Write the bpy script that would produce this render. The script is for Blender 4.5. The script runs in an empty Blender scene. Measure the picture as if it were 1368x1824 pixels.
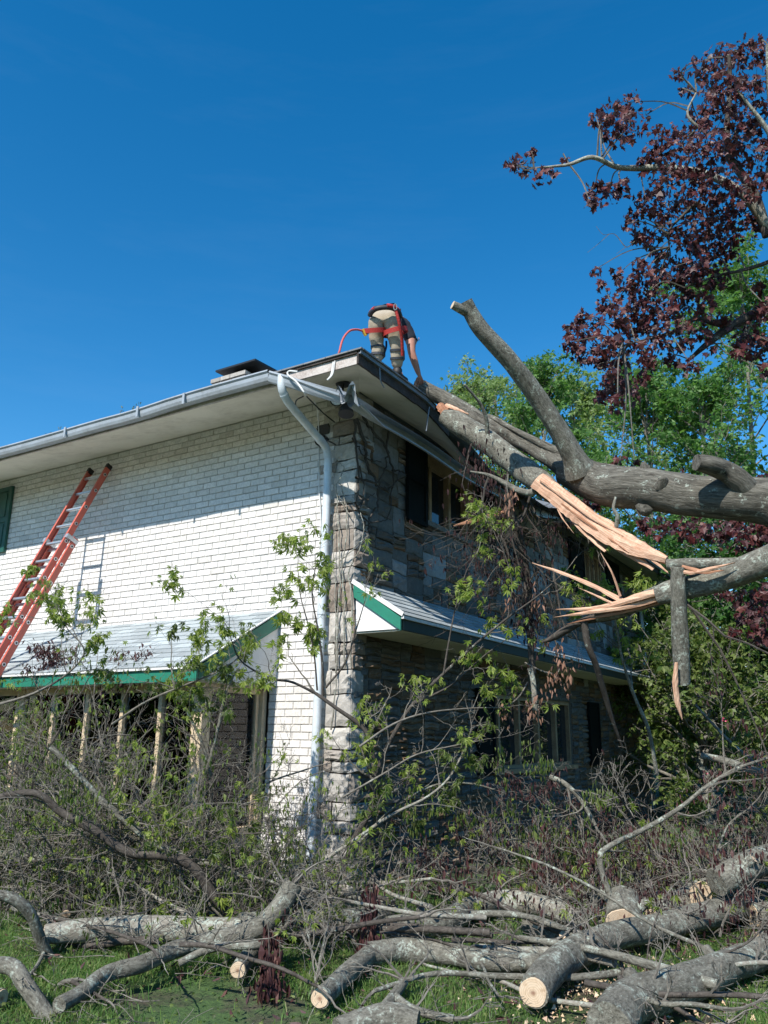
import bpy, math, random
import numpy as np
from mathutils import Vector, Matrix

# ---------------------------------------------------------------- camera
F = 1424.0; W = 1368.0; H = 1824.0
PIT = math.radians(15.6); ROLL = math.radians(0.6); AZ = math.radians(31.8)
CAM = np.array([5.04, -7.46, 1.6])
_d = np.array([-math.sin(AZ), math.cos(AZ), 0.0])
FW = _d * math.cos(PIT) + np.array([0, 0, 1.0]) * math.sin(PIT)
_r0 = np.array([math.cos(AZ), math.sin(AZ), 0.0]); _u0 = np.cross(_r0, FW)
RR = _r0 * math.cos(ROLL) + _u0 * math.sin(ROLL)
UU = -_r0 * math.sin(ROLL) + _u0 * math.cos(ROLL)
scene = bpy.context.scene
col = scene.collection
cd = bpy.data.cameras.new("camera"); cam = bpy.data.objects.new("camera", cd); col.objects.link(cam)
M = Matrix.Identity(4)
for i in range(3):
    M[i][0] = RR[i]; M[i][1] = UU[i]; M[i][2] = -FW[i]; M[i][3] = CAM[i]
cam.matrix_world = M
cd.sensor_fit = 'VERTICAL'; cd.sensor_height = 24.0; cd.lens = 24.0 * F / H
cd.clip_start = 0.05; cd.clip_end = 2000
scene.camera = cam

# ---------------------------------------------------------------- sky, sun, exposure
SUN_EL = math.radians(43); SUN_AZ = math.radians(180 - 3)     # azimuth clockwise from +Y
world = bpy.data.worlds.new("World"); scene.world = world; world.use_nodes = True
wn = world.node_tree.nodes; wl = world.node_tree.links
bg = wn["Background"]; sky = wn.new("ShaderNodeTexSky"); sky.sky_type = 'NISHITA'
sky.sun_disc = False; sky.sun_elevation = SUN_EL; sky.sun_rotation = SUN_AZ
sky.air_density = 1.0; sky.dust_density = 0.2; sky.ozone_density = 2.0; sky.altitude = 200
hsv = wn.new("ShaderNodeHueSaturation"); hsv.inputs["Saturation"].default_value = 1.42; hsv.inputs["Value"].default_value = 1.22; hsv.inputs["Hue"].default_value = 0.4955
wl.new(sky.outputs[0], hsv.inputs["Color"])
wtc = wn.new("ShaderNodeTexCoord"); wmp = wn.new("ShaderNodeMapping"); wmp.inputs["Rotation"].default_value = (0.25, 0.35, 0.4); wmp.inputs["Scale"].default_value = (1.2, 3.5, 16)
wno = wn.new("ShaderNodeTexNoise"); wno.inputs["Scale"].default_value = 1.6; wno.inputs["Detail"].default_value = 7; wno.inputs["Roughness"].default_value = 0.62
wrp = wn.new("ShaderNodeMapRange"); wrp.inputs[1].default_value = 0.50; wrp.inputs[2].default_value = 0.85; wrp.inputs[3].default_value = 0.0; wrp.inputs[4].default_value = 0.018
wmx = wn.new("ShaderNodeMix"); wmx.data_type = 'RGBA'; wmx.inputs[7].default_value = (5.0, 6.2, 7.6, 1)      # thin high cirrus
wl.new(wtc.outputs["Generated"], wmp.inputs[0]); wl.new(wmp.outputs[0], wno.inputs[0]); wl.new(wno.outputs[0], wrp.inputs[0]); wl.new(wrp.outputs[0], wmx.inputs[0])
wl.new(hsv.outputs[0], wmx.inputs[6]); wl.new(wmx.outputs[2], bg.inputs[0]); bg.inputs[1].default_value = 0.12
sd = bpy.data.lights.new("sun", 'SUN'); sd.energy = 5.0; sd.angle = math.radians(0.55); sd.color = (1.0, 0.955, 0.88)
sun = bpy.data.objects.new("sun", sd); col.objects.link(sun)
sv = Vector((math.sin(SUN_AZ) * math.cos(SUN_EL), math.cos(SUN_AZ) * math.cos(SUN_EL), math.sin(SUN_EL)))
sun.rotation_euler = sv.to_track_quat('Z', 'Y').to_euler(); sun.location = (0, -20, 20)
scene.view_settings.view_transform = 'Standard'; scene.view_settings.look = 'None'
scene.view_settings.gamma = 1.0; scene.view_settings.exposure = 0.38
scene.render.engine = 'CYCLES'
scene.cycles.max_bounces = 6; scene.cycles.transparent_max_bounces = 8

rnd = random.Random(7)
nrg = np.random.default_rng(11)


def ray(x, y):
    return FW + RR * (x - W / 2) / F + UU * (H / 2 - y) / F


def P(x, y, ax, v):                      # point of the photograph's ray on the plane axis = v
    d = ray(x, y); return CAM + d * ((v - CAM[ax]) / d[ax])


def K(x, y, k):                          # point at distance k along the view axis
    return CAM + ray(x, y) * k


# ---------------------------------------------------------------- object helpers
def tag(o, label=None, cat=None, group=None, kind=None):
    if label: o["label"] = label
    if cat: o["category"] = cat
    if group: o["group"] = group
    if kind: o["kind"] = kind
    return o


def empty(name, loc, label=None, cat=None, group=None):
    o = bpy.data.objects.new(name, None); o.empty_display_size = 0.1
    o.location = tuple(loc); col.objects.link(o)
    return tag(o, label, cat, group)


class MB:
    """collects geometry in world coordinates and links it as ONE mesh object"""
    def __init__(s):
        s.v = []; s.f = []; s.a = []; s.m = []; s.n = 0

    def add(s, verts, faces, attr=None, mi=0):
        verts = np.asarray(verts, dtype=np.float64).reshape(-1, 3)
        if attr is None: attr = verts
        s.v.append(verts); s.a.append(np.asarray(attr, dtype=np.float64).reshape(-1, 3))
        if isinstance(faces, np.ndarray):
            s.f.append((faces + s.n)); s.m.append(np.full(len(faces), mi))
        else:
            bylen = {}
            for f in faces: bylen.setdefault(len(f), []).append(f)
            for L, fs in bylen.items():
                s.f.append(np.array(fs, dtype=np.int64) + s.n); s.m.append(np.full(len(fs), mi))
        s.n += len(verts)

    def box(s, a, b, mi=0, attr=None):
        x0, y0, z0 = a; x1, y1, z1 = b
        v = [(x0, y0, z0), (x1, y0, z0), (x1, y1, z0), (x0, y1, z0), (x0, y0, z1), (x1, y0, z1), (x1, y1, z1), (x0, y1, z1)]
        f = np.array([(0, 3, 2, 1), (4, 5, 6, 7), (0, 1, 5, 4), (1, 2, 6, 5), (2, 3, 7, 6), (3, 0, 4, 7)])
        s.add(v, f, attr, mi)

    def bar(s, p, q, w, h, up=(0, 0, 1), mi=0):
        """rectangular bar from p to q"""
        p = np.asarray(p, float); q = np.asarray(q, float); t = (q - p) / np.linalg.norm(q - p)
        u = np.cross(t, up); u /= np.linalg.norm(u); n = np.cross(u, t)
        v = []
        for c in (p, q):
            for (i, j) in ((-1, -1), (1, -1), (1, 1), (-1, 1)): v.append(c + u * i * w / 2 + n * j * h / 2)
        f = np.array([(0, 1, 2, 3), (7, 6, 5, 4), (0, 4, 5, 1), (1, 5, 6, 2), (2, 6, 7, 3), (3, 7, 4, 0)])
        s.add(v, f, None, mi)

    def tube(s, pts, rad, seg=8, cap0=True, cap1=True, rough=0.0, seed=0, mi=0, capmi=None, aseed=None):
        pts = np.asarray(pts, float); n = len(pts); rad = np.broadcast_to(np.asarray(rad, float), (n,))
        t = np.gradient(pts, axis=0); t /= (np.linalg.norm(t, axis=1)[:, None] + 1e-9)
        ref = np.array([0.13, 0.31, 1.0]);
        if abs((t @ ref).mean()) > 0.85: ref = np.array([1.0, 0.2, 0.1])
        u = np.cross(t, ref); u /= (np.linalg.norm(u, axis=1)[:, None] + 1e-9); w = np.cross(t, u)
        an = np.arange(seg) * 2 * math.pi / seg
        ca, sa = np.cos(an), np.sin(an)
        L = np.concatenate([[0], np.cumsum(np.linalg.norm(np.diff(pts, axis=0), axis=1))])
        rr = np.repeat(rad[:, None], seg, 1)
        if rough > 0:
            ph = seed * 1.7
            rr = rr * (1 + rough * (0.5 * np.sin(3 * an[None] + L[:, None] * 5 + ph) + 0.35 * np.sin(5 * an[None] - L[:, None] * 9 + ph * 2)
                                    + 0.5 * np.sin(L[:, None] * 7 + ph + 2 * np.cos(an[None] + ph)) + 0.3 * np.sin(2 * an[None] + L[:, None] * 17)))
        v = pts[:, None, :] + u[:, None, :] * (rr * ca)[..., None] + w[:, None, :] * (rr * sa)[..., None]
        if aseed is not None: seed = aseed
        at = np.stack([rr * ca + seed * 3.1, rr * sa + seed * 1.3, np.repeat(L[:, None], seg, 1) + seed * 2.2], -1)
        i = np.arange(n - 1)[:, None] * seg; j = np.arange(seg)[None]; j2 = (j + 1) % seg
        f = np.stack([i + j, i + j2, i + seg + j2, i + seg + j], -1).reshape(-1, 4)
        s.add(v.reshape(-1, 3), f, at.reshape(-1, 3), mi)
        cm = mi if capmi is None else capmi
        if cap0: s.add(np.vstack([v[0], pts[0][None]]), [((k + 1) % seg, k, seg) for k in range(seg)], np.vstack([at[0], [[seed * 3.1, seed * 1.3, at[0][0][2]]]]), cm)
        if cap1: s.add(np.vstack([v[-1], pts[-1][None]]), [(k, (k + 1) % seg, seg) for k in range(seg)], np.vstack([at[-1], [[seed * 3.1, seed * 1.3, at[-1][0][2]]]]), cm)

    def sweep(s, prof, path, up=(0, 0, 1), roll=None, mi=0, closed=False):
        """open profile (side, up) swept along a path; side is to the right of travel"""
        path = np.asarray(path, float); n = len(path); t = np.gradient(path, axis=0); t /= np.linalg.norm(t, axis=1)[:, None]
        u = np.cross(t, np.array(up, float)); u /= np.linalg.norm(u, axis=1)[:, None]; w = np.cross(u, t)
        prof = np.asarray(prof, float); m = len(prof); vs = []
        for i in range(n):
            r = 0 if roll is None else roll[i]; c, q = math.cos(r), math.sin(r)
            a = prof[:, 0] * c - prof[:, 1] * q; b = prof[:, 0] * q + prof[:, 1] * c
            vs.append(path[i] + u[i] * a[:, None] + w[i] * b[:, None])
        f = []
        mm = m if closed else m - 1
        for i in range(n - 1):
            for j in range(mm):
                k = (j + 1) % m
                f.append((i * m + j, i * m + k, (i + 1) * m + k, (i + 1) * m + j))
        s.add(np.vstack(vs), f, None, mi)

    def build(s, name, mats, parent=None, smooth=False, label=None, cat=None, group=None, kind=None, loc=None):
        me = bpy.data.meshes.new(name)
        if not isinstance(mats, (list, tuple)): mats = [mats]
        V = np.vstack(s.v) if s.v else np.zeros((0, 3)); A = np.vstack(s.a) if s.a else np.zeros((0, 3))
        root = parent
        off = np.array(loc if loc is not None else (0, 0, 0), float)
        base = np.zeros(3)
        while root is not None:
            base = base + np.array(root.location); root = root.parent
        Vl = V - off - base if parent is not None else V - off
        me.vertices.add(len(V)); me.vertices.foreach_set("co", Vl.astype(np.float32).ravel())
        lt = np.concatenate([np.full(len(f), f.shape[1]) for f in s.f]) if s.f else np.zeros(0, int)
        lv = np.concatenate([f.ravel() for f in s.f]) if s.f else np.zeros(0, int)
        ls = np.concatenate([[0], np.cumsum(lt)[:-1]]) if len(lt) else lt
        me.loops.add(len(lv)); me.loops.foreach_set("vertex_index", lv.astype(np.int32))
        me.polygons.add(len(lt)); me.polygons.foreach_set("loop_start", ls.astype(np.int32))
        me.polygons.foreach_set("material_index", np.concatenate(s.m).astype(np.int32) if s.m else np.zeros(0, np.int32))
        me.polygons.foreach_set("use_smooth", np.full(len(lt), bool(smooth)))
        for m_ in mats: me.materials.append(m_)
        at = me.attributes.new("bk", 'FLOAT_VECTOR', 'POINT'); at.data.foreach_set("vector", A.astype(np.float32).ravel())
        me.update(calc_edges=True)
        o = bpy.data.objects.new(name, me); col.objects.link(o)
        if parent is not None: o.parent = parent
        o.location = tuple(off)
        return tag(o, label, cat, group, kind)


def smooth_path(pts, n=None, per=6):
    """Catmull-Rom through points (any dimension)"""
    p = np.asarray(pts, float); q = np.vstack([2 * p[0] - p[1], p, 2 * p[-1] - p[-2]]); out = []
    for i in range(1, len(q) - 2):
        for k in range(per):
            t = k / per
            out.append(0.5 * ((2 * q[i]) + (-q[i - 1] + q[i + 1]) * t + (2 * q[i - 1] - 5 * q[i] + 4 * q[i + 1] - q[i + 2]) * t * t
                              + (-q[i - 1] + 3 * q[i] - 3 * q[i + 1] + q[i + 2]) * t ** 3))
    out.append(q[-2]); return np.array(out)


# ---------------------------------------------------------------- materials
class NT:
    def __init__(s, name):
        s.m = bpy.data.materials.new(name); s.m.use_nodes = True; s.t = s.m.node_tree; s.n = s.t.nodes; s.l = s.t.links
        s.b = s.n["Principled BSDF"]

    def node(s, typ, **kw):
        n = s.n.new(typ)
        for k, v in kw.items():
            if k in n.inputs: n.inputs[k].default_value = v
            else: setattr(n, k, v)
        return n

    def link(s, a, b): s.l.new(a, b)

    def noise(s, vec, scale, detail=4, rough=0.6, dist=0.0):
        n = s.node("ShaderNodeTexNoise"); n.inputs["Scale"].default_value = scale; n.inputs["Detail"].default_value = detail
        n.inputs["Roughness"].default_value = rough; n.inputs["Distortion"].default_value = dist
        if vec is not None: s.link(vec, n.inputs["Vector"])
        return n

    def ramp(s, fac, stops, interp='LINEAR'):
        r = s.node("ShaderNodeValToRGB"); r.color_ramp.interpolation = interp
        while len(r.color_ramp.elements) < len(stops): r.color_ramp.elements.new(0.5)
        for e, (p, c) in zip(r.color_ramp.elements, stops):
            e.position = p; e.color = (c[0], c[1], c[2], 1) if not isinstance(c, (int, float)) else (c, c, c, 1)
        s.link(fac, r.inputs[0]); return r

    def mix(s, fac, a, b, blend='MIX'):
        m = s.node("ShaderNodeMix", data_type='RGBA', blend_type=blend)
        for i, x in ((0, fac), (6, a), (7, b)):
            if hasattr(x, "is_output"): s.link(x, m.inputs[i])
            elif i == 0: m.inputs[0].default_value = x
            else: m.inputs[i].default_value = (x[0], x[1], x[2], 1)
        return m.outputs[2]

    def bump(s, h, strength, dist=0.01, prev=None):
        b = s.node("ShaderNodeBump"); b.inputs["Strength"].default_value = strength; b.inputs["Distance"].default_value = dist
        s.link(h, b.inputs["Height"])
        if prev is not None: s.link(prev, b.inputs["Normal"])
        return b.outputs[0]

    def attr(s, name="bk"):
        a = s.node("ShaderNodeAttribute"); a.attribute_name = name; return a.outputs["Vector"]

    def scale(s, vec, sc):
        m = s.node("ShaderNodeMapping"); m.inputs["Scale"].default_value = sc; s.link(vec, m.inputs[0]); return m.outputs[0]

    def coord(s): return s.node("ShaderNodeTexCoord").outputs["Object"]


def simple(name, c, rough=0.6, var=0.12, scale=12, bump=0.15, metal=0.0, spec=0.5, scl=(1, 1, 1), bd=0.004):
    t = NT(name); co = t.scale(t.coord(), scl)
    n = t.noise(co, scale, 5)
    d = tuple(x * (1 - var) for x in c); e = tuple(min(1, x * (1 + var)) for x in c)
    r = t.ramp(n.outputs[0], [(0.3, d), (0.7, e)])
    t.link(r.outputs[0], t.b.inputs["Base Color"]); t.b.inputs["Roughness"].default_value = rough
    t.b.inputs["Metallic"].default_value = metal; t.b.inputs["Specular IOR Level"].default_value = spec
    if bump: t.link(t.bump(n.outputs[0], bump, bd), t.b.inputs["Normal"])
    return t.m


def grimy(name, c, dirt, rough=0.6, amount=0.5, scale=3.0, bump=0.1):
    """paint with weathered patches of dirt"""
    t = NT(name); co = t.coord()
    n = t.noise(co, scale, 8, 0.7); n2 = t.noise(co, scale * 9, 4)
    r = t.ramp(n.outputs[0], [(0.5 - amount * 0.25, 0.0), (0.5 + 0.22, 1.0)])
    f = t.ramp(n2.outputs[0], [(0.35, 0.4), (0.65, 1.0)])
    fm = t.mix(1.0, r.outputs[0], f.outputs[0], 'MULTIPLY')
    cc = t.mix(fm, c, dirt)
    t.link(cc, t.b.inputs["Base Color"]); t.b.inputs["Roughness"].default_value = rough
    t.link(t.bump(n2.outputs[0], bump, 0.004), t.b.inputs["Normal"])
    return t.m


def bark(name, dark, light, lichen=(0.42, 0.47, 0.40), lich=0.12, ridge=1.0, sc=1.0, stretch=0.5):
    t = NT(name); a = t.attr()
    st = t.scale(a, (1, 1, stretch))
    n1 = t.noise(st, 70 * sc, 6, 0.75, 0.4)
    n2 = t.noise(st, 20 * sc, 6, 0.7, 0.8)
    n3 = t.noise(a, 9, 6, 0.75)
    n4 = t.noise(a, 45, 3, 0.6)
    h = t.mix(0.5, n1.outputs[0], n2.outputs[0])
    c = t.ramp(h, [(0.36, dark), (0.5, tuple((d + l) / 2 for d, l in zip(dark, light))), (0.62, light)])
    lr = t.ramp(n3.outputs[0], [(0.62 - lich, 0.0), (0.66 - lich * 0.6, 1.0)])
    l4 = t.ramp(n4.outputs[0], [(0.45, 0.0), (0.55, 0.85)])
    lf = t.mix(1.0, lr.outputs[0], l4.outputs[0], 'MULTIPLY')
    cc = t.mix(lf, c.outputs[0], lichen)
    t.link(cc, t.b.inputs["Base Color"]); t.b.inputs["Roughness"].default_value = 0.9
    t.b.inputs["Specular IOR Level"].default_value = 0.2
    t.link(t.bump(h, 0.9 * ridge, 0.018), t.b.inputs["Normal"])
    return t.m


def leafmat(name, cols, transl=0.35, rough=0.5, spec=0.4):
    t = NT(name); g = t.node("ShaderNodeNewGeometry")
    n = len(cols); r = t.ramp(g.outputs["Random Per Island"], [(i / max(1, n - 1), c) for i, c in enumerate(cols)])
    t.link(r.outputs[0], t.b.inputs["Base Color"]); t.b.inputs["Roughness"].default_value = rough
    t.b.inputs["Specular IOR Level"].default_value = spec
    if transl > 0:
        tr = t.node("ShaderNodeBsdfTranslucent"); br = t.mix(1.0, r.outputs[0], (1.5, 1.6, 0.9), 'MULTIPLY'); t.link(br, tr.inputs[0])
        mx = t.node("ShaderNodeMixShader"); mx.inputs[0].default_value = transl
        t.link(t.b.outputs[0], mx.inputs[1]); t.link(tr.outputs[0], mx.inputs[2]); t.link(mx.outputs[0], t.n["Material Output"].inputs[0])
    return t.m


def woodgrain(name, a, b, sc=1.0):
    t = NT(name); at = t.attr(); st = t.scale(at, (1, 1, 0.035))
    n = t.noise(st, 85 * sc, 7, 0.75, 0.3); n2 = t.noise(at, 6, 4)
    c = t.ramp(n.outputs[0], [(0.30, tuple(x * .45 for x in a)), (0.37, a), (0.58, b)])
    cc = t.mix(t.ramp(n2.outputs[0], [(0.5, 0.0), (0.75, 0.6)]).outputs[0], c.outputs[0], tuple(x * 0.55 for x in a))
    t.link(cc, t.b.inputs["Base Color"]); t.b.inputs["Roughness"].default_value = 0.75
    t.link(t.bump(n.outputs[0], 0.8, 0.01), t.b.inputs["Normal"]); return t.m


def cutwood(name):
    """sawn end grain: growth rings about the log's own axis, a dark pith and a dark rim"""
    t = NT(name); at = t.attr(); m = t.scale(at, (1, 1, 0)); ln = t.node("ShaderNodeVectorMath", operation='LENGTH'); t.link(m, ln.inputs[0])
    n0 = t.noise(at, 18, 3); ad = t.node("ShaderNodeMath", operation='MULTIPLY_ADD'); t.link(n0.outputs[0], ad.inputs[0]); ad.inputs[1].default_value = 0.022; t.link(ln.outputs["Value"], ad.inputs[2])
    sn = t.node("ShaderNodeMath", operation='SINE'); mu = t.node("ShaderNodeMath", operation='MULTIPLY'); t.link(ad.outputs[0], mu.inputs[0]); mu.inputs[1].default_value = 520; t.link(mu.outputs[0], sn.inputs[0])
    n2 = t.noise(at, 90, 3); n = t.noise(at, 22, 5, .7, 1.0)
    c = t.ramp(n.outputs[0], [(0.3, (0.42, 0.28, 0.17)), (0.45, (0.66, 0.50, 0.34)), (0.75, (0.74, 0.60, 0.44))])
    r = t.ramp(sn.outputs[0], [(0.3, 0.82), (0.9, 1.0)]); cc = t.mix(1.0, c.outputs[0], r.outputs[0], 'MULTIPLY')
    p = t.ramp(ad.outputs[0], [(0.012, 1.0), (0.034, 0.0)]); cc = t.mix(p.outputs[0], cc, (0.24, 0.13, 0.08))
    t.link(cc, t.b.inputs["Base Color"]); t.b.inputs["Roughness"].default_value = 0.8
    t.link(t.bump(n2.outputs[0], 0.3, 0.004), t.b.inputs["Normal"]); return t.m


def glass(name, tint=(0.02, 0.025, 0.03), through=0.0):
    t = NT(name); t.b.inputs["Base Color"].default_value = (*tint, 1); t.b.inputs["Roughness"].default_value = 0.03
    n = t.noise(t.coord(), 1.3, 2); t.link(t.bump(n.outputs[0], 0.05, 0.05), t.b.inputs["Normal"])
    if through:
        tr = t.node("ShaderNodeBsdfTransparent"); gl = t.node("ShaderNodeBsdfGlossy"); gl.inputs["Roughness"].default_value = 0.02
        fr = t.node("ShaderNodeFresnel"); fr.inputs[0].default_value = 1.5
        mx = t.node("ShaderNodeMixShader"); t.link(fr.outputs[0], mx.inputs[0]); t.link(tr.outputs[0], mx.inputs[1]); t.link(gl.outputs[0], mx.inputs[2])
        t.link(mx.outputs[0], t.n["Material Output"].inputs[0])
    return t.m


def tone_mat(name, stops, rough=0.9, bump=0.4, bd=0.006, nscale=30, dirt=None):
    """per-block tone: attribute tone.x picks from the ramp"""
    t = NT(name); a = t.attr("tone"); sx = t.node("ShaderNodeSeparateXYZ"); t.link(a, sx.inputs[0])
    r = t.ramp(sx.outputs[0], stops, 'LINEAR'); co = t.coord()
    n = t.noise(co, nscale, 6, 0.7); n2 = t.noise(co, 2.2, 6, 0.65)
    v = t.ramp(n.outputs[0], [(0.3, 0.72), (0.7, 1.12)])
    c = t.mix(1.0, r.outputs[0], v.outputs[0], 'MULTIPLY')
    if dirt: c = t.mix(t.ramp(n2.outputs[0], [(0.5, 0.0), (0.75, dirt[1])]).outputs[0], c, dirt[0])
    t.link(c, t.b.inputs["Base Color"]); t.b.inputs["Roughness"].default_value = rough
    t.b.inputs["Specular IOR Level"].default_value = 0.3
    t.link(t.bump(n.outputs[0], bump, bd), t.b.inputs["Normal"]); return t.m


MT = dict(
    brick=tone_mat("painted_brick", [(0, (0.62, 0.59, 0.55)), (0.45, (0.73, 0.705, 0.675)), (1, (0.82, 0.79, 0.76))], 0.8, 0.2, 0.004, 40, ((0.56, 0.52, 0.45), 0.35)),
    mortar=simple("brick_mortar", (0.44, 0.42, 0.39), 0.95, 0.2, 40),
    stone=tone_mat("wall_stone", [(0, (0.12, 0.115, 0.105)), (0.3, (0.16, 0.155, 0.14)), (0.55, (0.225, 0.225, 0.215)), (0.75, (0.38, 0.385, 0.38)), (0.88, (0.25, 0.16, 0.09)), (1, (0.12, 0.08, 0.055))], 0.9, 0.8, 0.012, 18, ((0.12, 0.11, 0.09), 0.6)),
    quoin=tone_mat("corner_stone", [(0, (0.26, 0.21, 0.17)), (0.35, (0.38, 0.36, 0.33)), (0.7, (0.48, 0.45, 0.41)), (1, (0.60, 0.57, 0.52))], 0.9, 0.8, 0.012, 22, ((0.3, 0.27, 0.22), 0.5)),
    stone_mortar=simple("stone_mortar", (0.17, 0.16, 0.14), 0.95, 0.3, 25, 0.5),
    soffit=grimy("soffit_paint", (0.70, 0.655, 0.55), (0.42, 0.38, 0.30), 0.7, 0.2, 1.2),
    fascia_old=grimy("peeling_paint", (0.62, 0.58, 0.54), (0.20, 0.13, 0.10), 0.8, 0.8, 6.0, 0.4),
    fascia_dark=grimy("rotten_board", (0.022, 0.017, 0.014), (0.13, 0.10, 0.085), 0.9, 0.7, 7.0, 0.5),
    drip=grimy("grey_metal_edge", (0.20, 0.23, 0.26), (0.10, 0.11, 0.12), 0.5, 0.4, 4.0),
    gutter=grimy("gutter_metal", (0.34, 0.38, 0.42), (0.20, 0.21, 0.21), 0.42, 0.5, 3.0),
    gutter_in=grimy("gutter_inside", (0.20, 0.19, 0.17), (0.08, 0.07, 0.06), 0.8, 0.6, 5.0),
    pipe=grimy("downspout_paint", (0.66, 0.72, 0.76), (0.40, 0.42, 0.42), 0.45, 0.35, 4.0),
    green=grimy("green_paint", (0.015, 0.20, 0.125), (0.02, 0.12, 0.08), 0.5, 0.5, 3.0),
    shutter=simple("shutter_paint", (0.012, 0.075, 0.055), 0.5, 0.2, 8),
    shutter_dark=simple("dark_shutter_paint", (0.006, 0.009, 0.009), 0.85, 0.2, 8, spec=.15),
    white=grimy("white_panel", (0.74, 0.73, 0.71), (0.55, 0.53, 0.5), 0.6, 0.3, 2.0),
    frame=grimy("window_wood", (0.62, 0.50, 0.34), (0.45, 0.33, 0.2), 0.6, 0.5, 5.0),
    frame_dark=grimy("brown_window_wood", (0.46, 0.31, 0.18), (0.14, 0.09, 0.05), 0.7, 0.6, 5.0),
    glass=glass("dark_glass"), glass_clear=glass("clear_glass", through=1.0),
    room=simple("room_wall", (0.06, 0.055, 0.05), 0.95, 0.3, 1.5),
    curtain=simple("blind_fabric", (0.40, 0.39, 0.36), 0.9, 0.1, 30, 0.4, scl=(1, 1, 0.1)),
    black=simple("black_metal", (0.015, 0.015, 0.016), 0.45, 0.3, 20),
    white_wire=simple("white_cable", (0.65, 0.65, 0.63), 0.5), black_wire=simple("black_cable", (0.01, 0.01, 0.01), 0.5),
    lens=simple("lamp_glass", (0.75, 0.76, 0.74), 0.2, 0.1, 50),
    alu=simple("ladder_aluminium", (0.62, 0.63, 0.65), 0.32, 0.1, 40, 0.05, metal=0.7),
    orange=grimy("orange_fibreglass", (0.56, 0.125, 0.085), (0.42, 0.10, 0.07), 0.45, 0.4, 6.0),
    bark=bark("grey_bark", (0.04, 0.036, 0.028), (0.27, 0.26, 0.215), lich=0.10),
    bark_old=bark("furrowed_bark", (0.026, 0.023, 0.018), (0.22, 0.207, 0.172), lich=0.05, ridge=1.8, sc=0.75, stretch=0.2),
    bark_pale=bark("pale_bark", (0.12, 0.105, 0.08), (0.36, 0.34, 0.29), lich=0.14),
    bark_dark=bark("dark_twig_bark", (0.03, 0.025, 0.021), (0.12, 0.105, 0.09), lich=0.02, ridge=0.5),
    twig=bark("twig_bark", (0.07, 0.062, 0.052), (0.26, 0.24, 0.205), lich=0.03, ridge=0.4),
    wood=woodgrain("fresh_split_wood", (0.48, 0.24, 0.14), (0.74, 0.48, 0.33)),
    wood_red=woodgrain("red_heartwood", (0.26, 0.10, 0.05), (0.45, 0.23, 0.13)),
    cut=cutwood("sawn_end_grain"),
    leaf_purple=leafmat("purple_leaf", [(0.030, 0.009, 0.012), (0.065, 0.014, 0.016), (0.11, 0.022, 0.022), (0.045, 0.018, 0.024), (0.15, 0.045, 0.038), (0.07, 0.035, 0.04)], 0.25, 0.48, 0.45),
    leaf_deadp=leafmat("wilted_purple_leaf", [(0.035, 0.014, 0.015), (0.085, 0.032, 0.03), (0.05, 0.02, 0.025), (0.15, 0.075, 0.06)], 0.12, 0.6),
    leaf_black=leafmat("shrivelled_leaf", [(0.012, 0.006, 0.007), (0.03, 0.012, 0.013), (0.05, 0.025, 0.024), (0.02, 0.012, 0.014)], 0.05, 0.7, .2),
    leaf_dead=leafmat("dead_leaf", [(0.24, 0.13, 0.09), (0.34, 0.19, 0.13), (0.16, 0.09, 0.07)], 0.2, 0.7),
    leaf_green=leafmat("fresh_green_leaf", [(0.13, 0.20, 0.03), (0.21, 0.29, 0.05), (0.31, 0.36, 0.09), (0.16, 0.23, 0.035)], 0.4),
    leaf_wilt=leafmat("wilted_green_leaf", [(0.05, 0.09, 0.02), (0.10, 0.16, 0.03), (0.17, 0.21, 0.06), (0.04, 0.06, 0.02)], 0.35),
    leaf_tree=leafmat("tree_leaf", [(0.05, 0.13, 0.035), (0.09, 0.20, 0.05), (0.16, 0.29, 0.08), (0.07, 0.165, 0.045)], 0.45),
    leaf_pale=leafmat("pale_tree_leaf", [(0.13, 0.22, 0.07), (0.21, 0.30, 0.11), (0.30, 0.38, 0.17)], 0.45),
    leaf_blue=leafmat("bluish_tree_leaf", [(0.04, 0.12, 0.05), (0.07, 0.18, 0.07), (0.10, 0.22, 0.09)], 0.35),
    leaf_dark=leafmat("dark_tree_leaf", [(0.018, 0.06, 0.012), (0.035, 0.10, 0.018), (0.05, 0.13, 0.02)], 0.3),
    grass=leafmat("grass_blade", [(0.055, 0.135, 0.03), (0.10, 0.20, 0.045), (0.16, 0.26, 0.07), (0.22, 0.23, 0.10)], 0.35, 0.55, .3),
    houseplant=leafmat("houseplant_leaf", [(0.05, 0.20, 0.03), (0.16, 0.34, 0.08), (0.10, 0.26, 0.05)], 0.4),
    chips=leafmat("wood_chip", [(0.62, 0.45, 0.28), (0.50, 0.33, 0.20), (0.72, 0.58, 0.4), (0.35, 0.2, 0.14)], 0.0, 0.8),
)


def set_tone(o, tone):
    a = o.data.attributes.new("tone", 'FLOAT_VECTOR', 'POINT')
    v = np.zeros((len(tone), 3), np.float32); v[:, 0] = tone; a.data.foreach_set("vector", v.ravel())

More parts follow.
